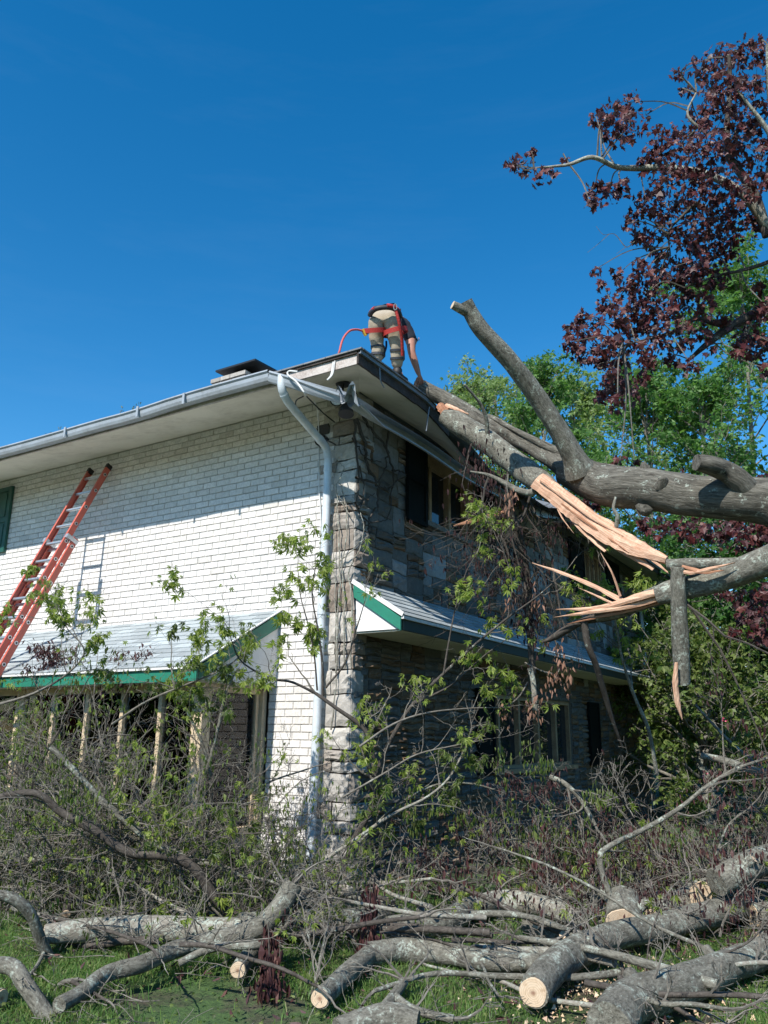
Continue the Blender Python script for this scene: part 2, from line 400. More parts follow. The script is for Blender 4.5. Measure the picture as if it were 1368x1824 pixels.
# ================================================================ GROUND
def ground():
    mb = MB(); n = 60
    xs = np.concatenate([np.linspace(-400, -14, 8)[:-1], np.linspace(-14, 24, 110), np.linspace(24, 400, 8)[1:]])
    ys = np.concatenate([np.linspace(-40, -8, 5)[:-1], np.linspace(-8, 20, 90), np.linspace(20, 700, 10)[1:]])
    X, Y = np.meshgrid(xs, ys, indexing='ij')
    Z = 0.02 * np.sin(X * 1.7 + Y) + 0.02 * np.sin(Y * 2.3 - X * 0.6) - 0.02
    Z[(np.abs(X) > 30) | (Y > 25)] = -0.03
    v = np.stack([X, Y, Z], -1).reshape(-1, 3); ny = len(ys)
    i = np.arange(len(xs) - 1)[:, None]; j = np.arange(ny - 1)[None]
    f = np.stack([i * ny + j, (i + 1) * ny + j, (i + 1) * ny + j + 1, i * ny + j + 1], -1).reshape(-1, 4)
    mb.add(v, f)
    t = NT("lawn_soil"); co = t.coord(); a = t.noise(co, 1.1, 6, 0.7); b = t.noise(co, 28, 5, 0.7)
    g = t.ramp(b.outputs[0], [(0.3, (0.03, 0.07, 0.016)), (0.6, (0.075, 0.14, 0.035)), (0.75, (0.12, 0.14, 0.06))])
    s = t.ramp(b.outputs[0], [(0.35, (0.035, 0.024, 0.018)), (0.65, (0.10, 0.075, 0.055))])
    c = t.mix(t.ramp(a.outputs[0], [(0.44, 0.0), (0.56, 0.9)]).outputs[0], g.outputs[0], s.outputs[0])
    t.link(c, t.b.inputs["Base Color"]); t.b.inputs["Roughness"].default_value = 0.95
    t.link(t.bump(b.outputs[0], 1.0, 0.03), t.b.inputs["Normal"])
    mb.build("ground", t.m, smooth=True, kind="structure")


ground()

# ================================================================ HOUSE
HZ = 5.62
LEN = 12.75      # house depth along +Y
house = empty("house", (0, 0, 0), "two storey house with white brick front, grey stone side and green trimmed bay roof", "house")


def wall_cells(u0, u1, z0, z1, holes):
    us = sorted({u0, u1, *[h[0] for h in holes], *[h[1] for h in holes]}); zs = sorted({z0, z1, *[h[2] for h in holes], *[h[3] for h in holes]})
    for a, b in zip(us[:-1], us[1:]):
        for c, d in zip(zs[:-1], zs[1:]):
            if not any(h[0] - 1e-6 <= a and b <= h[1] + 1e-6 and h[2] - 1e-6 <= c and d <= h[3] + 1e-6 for h in holes): yield a, b, c, d


XL = -12.0
BAY = (-8.4, -1.14, 0.62, 2.13)
SH = (-7.75, -6.68, 4.36, 5.46)           # shuttered front window zone (left edge of the picture)
front_holes = [BAY, (-8.7, -7.4, 4.4, 5.4)]
# brick wall: real bricks standing proud of a mortar sheet
mb = MB()
for a, b, c, d in wall_cells(XL, -0.02, -0.1, HZ, front_holes): mb.box((a, 0.0, c), (b, 0.25, d))
bw = mb.build("mortar_wall", MT['mortar'], house)
mb = MB(); tones = []
row = 0.0846; bl = 0.2385; g = 0.010; z = 0.02; r = 0
while z < HZ - 0.02:
    x = -0.30 - (bl / 2 if r % 2 else 0)
    first = True
    while x > XL:
        x1 = x; x0 = x - bl + g
        x -= bl
        zt = min(z + row - g, HZ - 0.004)
        hit = False; cx = (x0 + x1) / 2
        for h in front_holes:
            if z < h[3] and zt > h[2] and x1 > h[0] and x0 < h[1]:
                if cx > h[1]: x0 = max(x0, h[1] + 0.004)
                elif cx < h[0]: x1 = min(x1, h[0] - 0.004)
                elif h[2] < (z + zt) / 2 < h[3]: hit = True
                if x1 - x0 < 0.03: hit = True
        if hit: continue
        p = -0.011 - rnd.random() * 0.003; jx = rnd.uniform(-.0015, .0015); e = 0.003
        v = [(x0, 0.0, z), (x1, 0.0, z), (x1, 0.0, zt), (x0, 0.0, zt), (x0 + e + jx, p, z + e), (x1 - e, p, z + e), (x1 - e, p + rnd.uniform(-.001, .001), zt - e), (x0 + e, p, zt - e)]
        mb.add(v, np.array([(4, 5, 6, 7), (0, 1, 5, 4), (1, 2, 6, 5), (2, 3, 7, 6), (3, 0, 4, 7)]))
        tones += [min(1, max(0, rnd.gauss(0.55, 0.22)))] * 8
    z += row; r += 1
o = mb.build("brick_wall", MT['brick'], house); set_tone(o, tones)


# stone wall ------------------------------------------------------------
def ashlar(u0, u1, z0, z1, out):
    w, h = u1 - u0, z1 - z0
    if z1 < 2.75 and h < .45:
        if h > .13: s = z0 + h * rnd.uniform(0.38, 0.62); ashlar(u0, u1, z0, s, out); ashlar(u0, u1, s, z1, out); return
        if w > .55: s = u0 + w * rnd.uniform(0.35, 0.65); ashlar(u0, s, z0, z1, out); ashlar(s, u1, z0, z1, out); return
        out.append((u0, u1, z0, z1)); return
    big = rnd.random() < 0.16
    if (w < 0.75 and h < 0.42 and big) or (w < 0.5 and h < 0.24) or (w < 0.42 and h < 0.34 and rnd.random() < 0.5) or w < 0.16 or h < 0.075:
        if h > 0.2 and rnd.random() < 0.35:          # a stack of thin ledge stones
            k = rnd.randint(2, 3)
            for i in range(k): out.append((u0, u1, z0 + h * i / k, z0 + h * (i + 1) / k))
        else: out.append((u0, u1, z0, z1))
        return
    if w > h * 1.5:
        s = u0 + w * rnd.uniform(0.35, 0.65); ashlar(u0, s, z0, z1, out); ashlar(s, u1, z0, z1, out)
    else:
        s = z0 + h * rnd.uniform(0.35, 0.65); ashlar(u0, u1, z0, s, out); ashlar(u0, u1, s, z1, out)


def stone_block(mb, tones, tone, o0, ua, va, na, w, h, proud, n=4, warp=0.0):
    """rough block; o0 lower-left corner on the wall, ua/va/na unit axes"""
    g = 0.008; N = n + 1
    base = []; U = np.linspace(0, 1, N); s1 = rnd.uniform(-0.012, 0.012); s2 = rnd.uniform(-0.012, 0.012)
    pr = np.zeros((N, N))
    for i in range(N):
        for j in range(N):
            edge = min(i, j, n - i, n - j)
            d = proud * (0.45 if edge == 0 else 1.0) * (1 + (0.35 * rnd.uniform(-1, 1) if edge else 0.15 * rnd.uniform(-1, 1)))
            uu = g + (w - 2 * g) * U[i] + (rnd.uniform(-.12, .12) * w / n if 0 < i < n else rnd.uniform(-.006, .006)); vv = g + (h - 2 * g) * U[j] + s1 * (U[i] - .5) + (rnd.uniform(-.12, .12) * h / n if 0 < j < n else rnd.uniform(-.004, .004))
            q_ = o0 + ua * uu + va * vv; su = q_ @ ua; sz = q_[2]
            wa = 0.011 * warp; q_ = q_ + ua * wa * (math.sin(sz * 11 + su * 3) + .6 * math.sin(sz * 23 + su * 9)) + va * wa * .7 * (math.sin(su * 8 + sz * 4) + .6 * math.sin(su * 19 - sz * 5))
            base.append(q_ + na * d)
    f = []
    for i in range(n):
        for j in range(n): f.append((i * N + j, (i + 1) * N + j, (i + 1) * N + j + 1, i * N + j + 1))
    ring = [i * N for i in range(N)] + [n * N + j for j in range(1, N)] + [i * N + n for i in range(n - 1, -1, -1)] + [j for j in range(n - 1, 0, -1)]
    k0 = len(base)
    for r_ in ring:
        q = base[r_]; base.append(q - na * ((q - o0) @ na + 0.005))
    m = len(ring)
    for a in range(m):
        b = (a + 1) % m; f.append((ring[a], k0 + a, k0 + b, ring[b]))
    mb.add(np.array(base), f); tones += [tone] * len(base)


side_holes = [(1.66, 3.32, 4.40, 5.45), (3.72, 7.28, 1.13, 2.22), (8.38, 9.85, 4.40, 5.40)]
mb = MB()
for a, b, c, d in wall_cells(0.0, LEN, -0.1, HZ, side_holes): mb.box((-0.25, a, c), (0.0, b, d))
mb.box((XL, LEN, -0.1), (0.0, LEN + 0.25, HZ))
mb.build("stone_mortar_wall", MT['stone_mortar'], house)
cells = []
y = 0.0
for a, b, c, d in wall_cells(0.0, LEN, 0.0, HZ, side_holes): ashlar(a, b, c, d, cells)
mb = MB(); tones = []
ya, za, xa = np.array([0, 1., 0]), np.array([0, 0, 1.]), np.array([1., 0, 0])
for (a, b, c, d) in cells:
    t_ = rnd.random(); t_ = t_ * 0.8 if t_ < 0.88 else rnd.uniform(0.8, 1)
    hh_, ww_ = d - c, b - a
    if hh_ < 0.13 or ww_ > 3 * hh_: t_ = rnd.choice([rnd.uniform(.0, .3), rnd.uniform(.84, 1)])
    elif hh_ > .24 and ww_ > .2: t_ = rnd.uniform(.45, .78)
    stone_block(mb, tones, t_, np.array([0, a, c]), ya, za, xa, b - a, d - c, (rnd.uniform(0.03, 0.06) if d - c < .13 else rnd.uniform(0.012, 0.035)), 4 if a < 5 else 3, min(1, 3 * min(abs(v_) for v_ in [a, LEN - b, c - 0, HZ - d] + [1.0])) if not any(h_[0] - .1 < b and a < h_[1] + .1 and h_[2] - .1 < d and c < h_[3] + .1 for h_ in side_holes) else .3)
o = mb.build("stone_wall", MT['stone'], house); set_tone(o, tones)
# corner stones: toothed into the brick on the sunlit side
mb = MB(); tones = []; z = 0.0; i = 0
nx = np.array([-1., 0, 0]); ny = np.array([0, -1., 0])
while z < HZ - 0.05:
    h = min(rnd.choice([rnd.uniform(0.08, 0.14), rnd.uniform(0.17, 0.36), rnd.uniform(0.17, 0.36)]), HZ - z)
    wq = rnd.uniform(0.30, 0.36) if i % 2 else rnd.uniform(0.44, 0.56)
    if HZ - z - h < 0.12: h = HZ - z
    if wq > 0.42 and rnd.random() < .8:
        s = rnd.uniform(0.2, 0.28); parts_ = [(0.0, s), (s, wq)]
    else: parts_ = [(0.0, wq)]
    for (a, b) in parts_:
        stone_block(mb, tones, rnd.random(), np.array([0.025 - b, -0.002, z]), np.array([1., 0, 0]), za, ny, b - a, h, rnd.uniform(0.018, 0.042), 5, .5)
    # return onto the side wall
    wr = rnd.uniform(0.18, 0.4); stone_block(mb, tones, rnd.uniform(0, .6), np.array([0.02, -0.02, z]), ya, za, xa, wr, h, rnd.uniform(0.02, 0.05), 5)
    z += h; i += 1
o = mb.build("corner_stone", MT['quoin'], house); set_tone(o, tones)

# room behind the bay (dark)
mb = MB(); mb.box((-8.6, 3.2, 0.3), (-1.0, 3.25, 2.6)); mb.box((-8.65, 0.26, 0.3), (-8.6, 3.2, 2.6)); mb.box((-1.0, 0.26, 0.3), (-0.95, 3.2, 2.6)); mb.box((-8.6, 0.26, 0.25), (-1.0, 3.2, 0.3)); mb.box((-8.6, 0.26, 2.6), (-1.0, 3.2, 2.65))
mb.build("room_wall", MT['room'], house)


# side windows ----------------------------------------------------------
def side_window(y0, y1, z0, z1, muls, mat, lintel=0.0, label=None):
    mb = MB(); x0, x1 = -0.14, -0.03
    mb.box((x0, y0, z0), (x1, y0 + 0.05, z1)); mb.box((x0, y1 - 0.05, z0), (x1, y1, z1))
    mb.box((x0, y0 + .05, z1 - 0.06 - lintel), (x1, y1 - .05, z1)); mb.box((x0, y0 + .05, z0), (x1, y1 - .05, z0 + 0.05))
    for m in muls: mb.box((x0 + .01, m - 0.035, z0 + .05), (x1 + .012, m + 0.035, z1 - .06 - lintel))
    w = mb.build("window", mat, house, label=label)
    mb = MB(); mb.box((-0.11, y0 + .05, z0 + .05), (-0.10, y1 - .05, z1 - .06 - lintel)); mb.build("pane", MT['glass'], w)
    mb = MB(); mb.box((-0.03, y0 - .04, z0 - .07), (0.075, y1 + .04, z0 - 0.003)); mb.build("sill", mat if z0 < 2 else MT['stone_mortar'], w)


side_window(1.66, 3.32, 4.40, 5.45, [1.92, 2.50, 3.06], MT['frame_dark'], 0.16, "brown upper window beside the hanging gutter")
side_window(3.72, 7.28, 1.13, 2.22, [4.05, 4.85, 5.68, 6.52], MT['frame_dark'], 0, "wide ground floor window with wooden mullions")
side_window(8.38, 9.85, 4.40, 5.40, [8.7, 9.0, 9.3, 9.6], MT['frame_dark'], 0, "far upper window")


def shutter_side(y0, y1, z0, z1):
    mb = MB(); mb.box((0.05, y0, z0), (0.075, y1, z1)); w = 0.06
    mb.box((0.076, y0, z0), (0.095, y0 + w, z1)); mb.box((0.076, y1 - w, z0), (0.095, y1, z1))
    for zz in (z0, (z0 + z1) / 2 - w / 2, z1 - w): mb.box((0.076, y0 + w, zz), (0.093, y1 - w, zz + w))
    n = int((z1 - z0) / 0.05)
    mb.build("shutter", MT['shutter_dark'], house)


for a in ((1.12, 1.64, 4.28, 5.45), (3.34, 3.86, 4.28, 5.45), (3.10, 3.68, 1.08, 2.26), (8.1, 8.74, 1.08, 2.26), (7.50, 8.34, 4.36, 5.42), (9.90, 10.9, 4.36, 5.45)): shutter_side(*a)
# front shuttered window at the left edge
mb = MB(); mb.box((-7.42, -0.045, 4.36), (-6.68, -0.02, 5.46))
mb.box((-7.42, -0.065, 4.36), (-7.35, -0.046, 5.46)); mb.box((-6.75, -0.065, 4.36), (-6.68, -0.046, 5.46))
for zz in (4.36, 4.86, 5.39): mb.box((-7.35, -0.063, zz), (-6.75, -0.046, zz + 0.07))
mb.box((-7.30, -0.055, 4.46), (-6.80, -0.046, 4.83)); mb.box((-7.30, -0.055, 4.96), (-6.80, -0.046, 5.36))
mb.build("shutter", MT['shutter'], house, label="green panelled shutter high on the white brick wall")
mb = MB(); mb.box((-8.7, -0.0, 4.4), (-7.45, 0.05, 5.4)); mb.build("window", MT['frame'], house)


# roofs of overlapping shingle courses ----------------------------------
def shingle_mat(name, c):
    t = NT(name); a = t.attr(); br = t.node("ShaderNodeTexBrick"); t.link(a, br.inputs[0])
    br.inputs["Scale"].default_value = 1.0; br.inputs["Brick Width"].default_value = 0.3; br.inputs["Row Height"].default_value = 0.125
    br.inputs["Mortar Size"].default_value = 0.005; br.inputs["Mortar Smooth"].default_value = 0.2
    br.inputs["Color1"].default_value = (*[x * 0.72 for x in c], 1); br.inputs["Color2"].default_value = (*[min(1, x * 1.15) for x in c], 1)
    br.inputs["Mortar"].default_value = (*[x * 0.35 for x in c], 1)
    n = t.noise(a, 120, 3); n2 = t.noise(a, 2.5, 6, .7)
    cc = t.mix(1.0, br.outputs[0], t.ramp(n.outputs[0], [(.3, .75), (.7, 1.15)]).outputs[0], 'MULTIPLY')
    cc = t.mix(t.ramp(n2.outputs[0], [(.5, 0.0), (.75, .55)]).outputs[0], cc, tuple(x * .55 for x in c))
    t.link(cc, t.b.inputs["Base Color"]); t.b.inputs["Roughness"].default_value = 0.9
    t.link(t.bump(br.outputs["Fac"], -0.6, 0.004), t.b.inputs["Normal"]); return t.m


MT['shingle'] = shingle_mat("pale_shingle", (0.38, 0.42, 0.43)); MT['shingle_dark'] = shingle_mat("grey_shingle", (0.20, 0.21, 0.22))


def shingle_roof(name, a, b, c, d, mat, label=None, thick=0.012, sag=None):
    """a-b lower edge, d-c upper edge (same order)"""
    a, b, c, d = [np.array(q, float) for q in (a, b, c, d)]
    L = np.linalg.norm(b - a); S = np.linalg.norm(d - a); n = max(1, int(S / 0.125)); m = 24 if sag else 6
    nrm = np.cross(b - a, d - a); nrm /= np.linalg.norm(nrm); nrm *= np.sign(nrm[2])
    mb = MB()
    for i in range(n):
        v0, v1 = i / n, (i + 1) / n
        vs = []; at = []
        for j in range(m + 1):
            u = j / m
            for (v, lift) in ((v0, thick), (v1, 0.002), (v0, 0.0)):
                p = (a + (b - a) * u) * (1 - v) + (d + (c - d) * u) * v + nrm * lift
                if sag: p = p + np.array([0, 0, sag(p)])
                vs.append(p); at.append((u * L + 0.01, i * 0.125 + (0.06 if lift != 0.002 else 0.12), 0))
        f = []
        for j in range(m):
            q = j * 3; f += [(q, q + 3, q + 4, q + 1), (q + 2, q + 5, q + 3, q)]
        mb.add(np.array(vs), f, np.array(at))
    return mb.build(name, mat, house, label=label)


# bay roof
BX = -1.03
shingle_roof("bay_roof", (-8.6, -1.37, 2.27), (BX + .03, -1.37, 2.27), (BX + .03, 0, 3.03), (-8.6, 0, 3.03), MT['shingle'], "pale shingle roof over the bay window")
mb = MB(); mb.box((-8.6, -1.345, 2.12), (BX, -1.315, 2.262)); mb.build("fascia_board", MT['green'], house, label="green fascia of the bay roof")
mb = MB(); mb.box((-8.6, -1.375, 2.245), (BX + .03, -1.347, 2.268)); mb.build("drip_edge", MT['white'], house)
mb = MB()   # rake board
for (y0, z0, y1, z1, x0, x1, hh) in ((-1.345, 2.255, 0.0, 3.005, BX - 0.002, BX + 0.024, 0.17),):
    v = []
    for x in (x0, x1):
        v += [(x, y0, max(z0 - hh + .03, 2.12)), (x, y1, z1 - hh), (x, y1, z1), (x, y0, z0)]
    mb.add(v, np.array([(0, 1, 2, 3), (7, 6, 5, 4), (0, 4, 5, 1), (1, 5, 6, 2), (2, 6, 7, 3), (3, 7, 4, 0)]))
mb.build("rake_board", MT['green'], house)
mb = MB(); mb.bar((BX + .028, -1.37, 2.275), (BX + .028, 0, 3.035), 0.012, 0.03, (1, 0, 0)); mb.build("drip_edge", MT['white'], house)
mb = MB(); mb.add([(BX - .004, -1.31, 2.14), (BX - .004, -0.0, 2.14), (BX - .004, 0.0, 2.99), (BX - .03, -1.31, 2.14), (BX - .03, 0, 2.14), (BX - .03, 0, 2.99), (BX - .004, -1.31, 2.26), (BX - .03, -1.31, 2.26)],
                  [(0, 1, 2, 6), (7, 5, 4, 3), (0, 3, 4, 1)])
mb.build("gable_panel", MT['white'], house, label="white triangular end panel of the bay roof")
mb = MB(); mb.box((-8.6, -1.313, 2.122), (BX - .035, -0.002, 2.138)); mb.build("soffit", MT['soffit'], house)

# bay window ----------------------------------------------------------
bay = MB(); yb = -1.0
bay.box((-8.4, yb, 0.0), (-1.2, yb + 0.16, 0.55)); bay.box((-1.36, yb + .16, 0.0), (-1.2, -0.003, 0.55))
o = bay.build("bay_window", MT['quoin'], house, label="wide bay window with tall cream posts"); set_tone(o, [0.5] * len(o.data.vertices))
bayo = o
posts = MB()
for i in range(11):
    xx = -1.2 - 0.615 * i
    wd = 0.15 if i in (0, 5, 10) else 0.055
    mb = MB(); mb.box((xx - wd, yb - 0.02, 0.62), (xx, yb + (0.11 if wd > .1 else 0.06), 2.12)); mb.build("post", MT['frame'], bayo)
mb = MB(); mb.box((-1.30, -0.075, 0.62), (-1.17, -0.004, 2.12)); mb.box((-1.27, -0.13, .62), (-1.22, -0.08, 2.12)); mb.build("post", MT['frame'], bayo)
mb = MB(); mb.box((-8.4, yb - 0.06, 0.551), (-1.15, yb + 0.12, 0.618)); mb.box((-1.32, yb + .12, 0.551), (-1.15, -0.004, 0.618)); mb.build("sill", MT['frame'], bayo)
mb = MB(); mb.box((-8.4, yb - 0.01, 2.04), (-1.355, yb + 0.06, 2.118)); mb.box((-1.27, yb + .115, 2.04), (-1.215, -.135, 2.118)); mb.build("head_rail", MT['frame'], bayo)
mb = MB(); mb.box((-8.38, yb + .02, 0.622), (-1.36, yb + .026, 2.036)); mb.build("pane", MT['glass_clear'], bayo)
mb = MB(); mb.box((-1.245, yb + .12, 0.622), (-1.239, -.135, 2.036)); mb.build("pane", MT['glass_clear'], bayo)
mb = MB(); path = [(-1.33 + 0.012 * math.sin(k * 1.9), -0.86 + k * 0.7 / 40, 0) for k in range(41)]
for k in range(40):
    a_, b_ = path[k], path[k + 1]; mb.add([(a_[0], a_[1], .64), (b_[0], b_[1], .64), (b_[0], b_[1], 2.03), (a_[0], a_[1], 2.03)], [(0, 1, 2, 3)])
mb.build("blind", MT['curtain'], bayo, label="grey blind behind the bay's side glass")
mb = MB(); mb.box((-8.3, -0.84, 0.60), (-1.34, 0.25, 0.615)); mb.build("plant_shelf", MT['frame_dark'], bayo)


def houseplant(x, y, h, n, label, name="potted_plant", lw=0.05):
    root = empty(name, (x, y, 0.62), label, "house plant")
    mb = MB(); pp = [(x, y, .62), (x, y, .80)]; mb.tube(pp, [.09, .12], 14, True, True); mb.build("pot", MT['frame_dark'], root)
    mb = MB(); 
    for i in range(n):
        a = rnd.uniform(0, 6.28); el = rnd.uniform(0.35, 1.4); L = h * rnd.uniform(.7, 1.1); vs = []; z0 = .8 + rnd.uniform(0, h * .35)
        for k in range(7):
            t = k / 6; r_ = L * t * math.cos(el); zz = z0 + L * t * math.sin(el) - 0.5 * L * t * t * math.cos(el); w_ = lw * math.sin(math.pi * min(.97, .12 + t * .86))
            cx, cy = x + r_ * math.cos(a), y + r_ * math.sin(a); sx, sy = -math.sin(a) * w_, math.cos(a) * w_
            vs += [(cx - sx, cy - sy, zz + .01), (cx, cy, zz), (cx + sx, cy + sy, zz + .01)]
        f = []
        for k in range(6):
            q = k * 3; f += [(q, q + 1, q + 4, q + 3), (q + 1, q + 2, q + 5, q + 4)]
        mb.add(np.clip(np.array(vs), (-9, -.93, .6), (-1.36, 9, 2.03)), f)
    mb.build("foliage", MT['houseplant'], root)


houseplant(-1.85, -0.62, 0.72, 26, "spiky green yucca like plant behind the bay window beside the wide corner post")
houseplant(-3.05, -0.55, 0.55, 22, "leafy pot plant behind the middle panes of the bay window", lw=.06)

# pent roof along the stone side ---------------------------------------
PX = 0.66
shingle_roof("pent_roof", (PX + .03, -0.02, 2.85), (PX + .03, LEN + .3, 2.85), (0.05, LEN + .3, 3.28), (0.05, -0.02, 3.28), MT['shingle'], "pale shingle pent roof along the stone wall")
mb = MB(); mb.box((PX - .03, 0.02, 2.70), (PX, LEN + .3, 2.84)); mb.build("fascia_board", simple("dark_green_board", (0.012, 0.03, 0.028), .6), house)
mb = MB(); mb.box((PX + .002, -0.02, 2.815), (PX + .032, LEN + .3, 2.848)); mb.build("drip_edge", MT['white'], house)
mb = MB(); v = []
for y in (-0.035, -0.008): v += [(0.04, y, 3.10), (PX, y, 2.69), (PX, y, 2.83), (0.04, y, 3.25)]
mb.add(v, np.array([(0, 1, 2, 3), (7, 6, 5, 4), (0, 4, 5, 1), (1, 5, 6, 2), (2, 6, 7, 3), (3, 7, 4, 0)])); mb.build("rake_board", MT['green'], house)
mb = MB(); mb.bar((0.02, -.03, 3.285), (PX + .03, -.03, 2.86), 0.05, 0.014, (0, -1, 0)); mb.build("drip_edge", MT['white'], house)
mb = MB(); v = []
for y in (-0.006, 0.012): v += [(0.06, y, 2.71), (PX - .03, y, 2.71), (PX - .03, y, 2.80), (0.06, y, 3.2)]
mb.add(v, np.array([(0, 1, 2, 3), (7, 6, 5, 4), (0, 4, 5, 1), (1, 5, 6, 2), (2, 6, 7, 3), (3, 7, 4, 0)])); mb.build("gable_panel", MT['white'], house, label="white triangular end panel of the pent roof")
mb = MB(); mb.box((0.055, 0.014, 2.69), (PX - .032, LEN + .3, 2.705)); mb.build("soffit", MT['soffit'], house)


# main eaves -------------------------------------------------------------
def dip(y):      # how far the side eave is pushed down by the fallen tree
    if y < 0.35: return 0.0
    if y < 2.2: return 0.42 * ((y - 0.35) / 1.85) ** 1.2
    if y < 4.4: return 0.42
    if y < 6.2: return 0.42 * (1 - (y - 4.4) / 1.8)
    return 0.0


EX, EY = 0.70, -1.0
mb = MB()   # front soffit and side soffit (sloping up to the wall), one sheet with thickness
mb.add([(XL, EY, 5.40), (EX, EY, 5.40), (0.05, -0.0, 5.615), (XL, -0.0, 5.615), (XL, EY, 5.42), (EX, EY, 5.42), (0.05, 0, 5.63), (XL, 0, 5.63)], [(0, 1, 2, 3), (7, 6, 5, 4)])
mb.build("soffit", MT['soffit'], house, label="pale soffit under the front eave")
mb = MB(); ys = np.concatenate([np.linspace(EY, 2.7, 16), ]); vs = []
ys_ok = [(EY, 2.75), (4.2, LEN + .9)]
for (ya_, yb_) in ys_ok:
    yy = np.linspace(ya_, yb_, 24); vs = []; f = []
    for y in yy:
        yw = max(y, 0.0); dd = dip(y); edge = EX - 0.06 * max(0, dd) + (rnd.uniform(-.12, 0.02) if dd > .3 else 0)
        inner = (0.05, yw, 5.615) if y > 0 else (EX + (0.05 - EX) * (y - EY) / (-EY), y, 5.40 + .215 * (y - EY) / (-EY))
        vs += [(edge, y, 5.40 - dd), inner]
    for i in range(len(yy) - 1): f.append((2 * i, 2 * i + 2, 2 * i + 3, 2 * i + 1))
    mb.add(np.array(vs), f)
mb.build("soffit", MT['soffit'], house, label="soffit under the side eave, bent down by the tree")
# front fascia
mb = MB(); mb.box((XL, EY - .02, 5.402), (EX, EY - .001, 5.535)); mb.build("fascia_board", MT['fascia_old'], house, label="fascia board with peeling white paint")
mb = MB(); mb.box((XL, EY - .045, 5.515), (EX + .045, EY - .022, 5.547)); mb.build("drip_edge", MT['fascia_dark'], house)
# side fascia, drip edge
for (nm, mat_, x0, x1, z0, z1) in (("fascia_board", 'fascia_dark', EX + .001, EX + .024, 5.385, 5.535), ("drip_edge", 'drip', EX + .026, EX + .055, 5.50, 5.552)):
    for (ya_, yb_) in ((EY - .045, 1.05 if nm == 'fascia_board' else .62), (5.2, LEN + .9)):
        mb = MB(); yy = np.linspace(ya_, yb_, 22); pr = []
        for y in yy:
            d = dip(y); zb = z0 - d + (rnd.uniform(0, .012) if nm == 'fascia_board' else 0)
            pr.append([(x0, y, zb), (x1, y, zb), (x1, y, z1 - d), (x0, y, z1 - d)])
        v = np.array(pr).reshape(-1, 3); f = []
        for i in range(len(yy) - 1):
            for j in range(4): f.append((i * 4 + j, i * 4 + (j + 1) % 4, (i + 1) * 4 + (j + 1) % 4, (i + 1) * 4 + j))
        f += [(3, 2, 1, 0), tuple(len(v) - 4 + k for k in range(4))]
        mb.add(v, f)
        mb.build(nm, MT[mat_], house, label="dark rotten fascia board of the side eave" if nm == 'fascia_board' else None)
# roof planes
RS = 0.33; RX, RY = EX + .07, EY - .06; RZ = 5.562
mid = (LEN + .9 + RY * -1) / 2 - 0.0
yc = (RY + LEN + .96) / 2; run = yc - RY; zr = RZ + RS * run
mb = MB()
yy = np.linspace(RY, LEN + .96, 60); vs = []
for y in yy:
    s = min(y - RY, LEN + .96 - y); s = max(s, 0.0)
    for k in range(9):
        t = k / 8; x = RX - s * t; z = RZ + RS * s * t - dip(y) * max(0, 1 - (RX - x) / 1.6)
        vs.append((x, y, z))
f = [(i * 9 + k, (i + 1) * 9 + k, (i + 1) * 9 + k + 1, i * 9 + k + 1) for i in range(59) for k in range(8)]
mb.add(np.array(vs), f)
v = np.array([(XL - .5, RY, RZ), (RX, RY, RZ), (RX - run, yc, zr), (XL - .5, yc, zr), (RX, LEN + .96, RZ), (XL - .5, LEN + .96, RZ)])
mb.add(v, [(0, 1, 2, 3), (3, 2, 4, 5)])
# shingle edge thickness
mb.box((XL - .5, RY - .004, RZ - .018), (RX, RY + .03, RZ - 0.001)); mb.box((RX - .03, RY + .03, RZ - .018), (RX + .004, .35, RZ - 0.001))
mb.build("roof", MT['shingle_dark'], house, label="low hipped shingle roof")
roof_z = lambda x, y: RZ + RS * min(RX - x, y - RY)
# chimney
ch = MB(); tones = []
cx0, cx1, cy0, cy1 = -3.85, -3.22, 1.5, 2.0
ch.box((cx0 + .03, cy0 + .03, 6.0), (cx1 - .03, cy1 - .03, 7.18)); tones += [.2] * 8
for zc, e in ((7.0, 0), (7.075, .0), (7.15, .04), (7.225, .06)):
    for i in range(3):
        ch.box((cx0 - e + i * .215, cy0 - e, zc), (cx0 - e + i * .215 + .205 + e * (i == 2) * 2, cy1 + e, zc + .066)); tones += [rnd.random() * .6] * 8
cho = ch.build("chimney", MT['quoin'], house, label="short brick chimney with a black cap"); set_tone(cho, tones)
mb = MB(); mb.box((-3.56, 1.62, 7.295), (-3.26, 1.92, 7.385)); mb.add([(-3.78, 1.40, 7.385), (-2.92, 1.40, 7.385), (-2.92, 2.25, 7.42), (-3.78, 2.25, 7.42), (-3.78, 1.40, 7.415), (-2.92, 1.40, 7.415), (-2.92, 2.25, 7.45), (-3.78, 2.25, 7.45)],
                np.array([(0, 3, 2, 1), (4, 5, 6, 7), (0, 1, 5, 4), (1, 2, 6, 5), (2, 3, 7, 6), (3, 0, 4, 7)]))
mb.build("chimney_cap", MT['black'], cho)

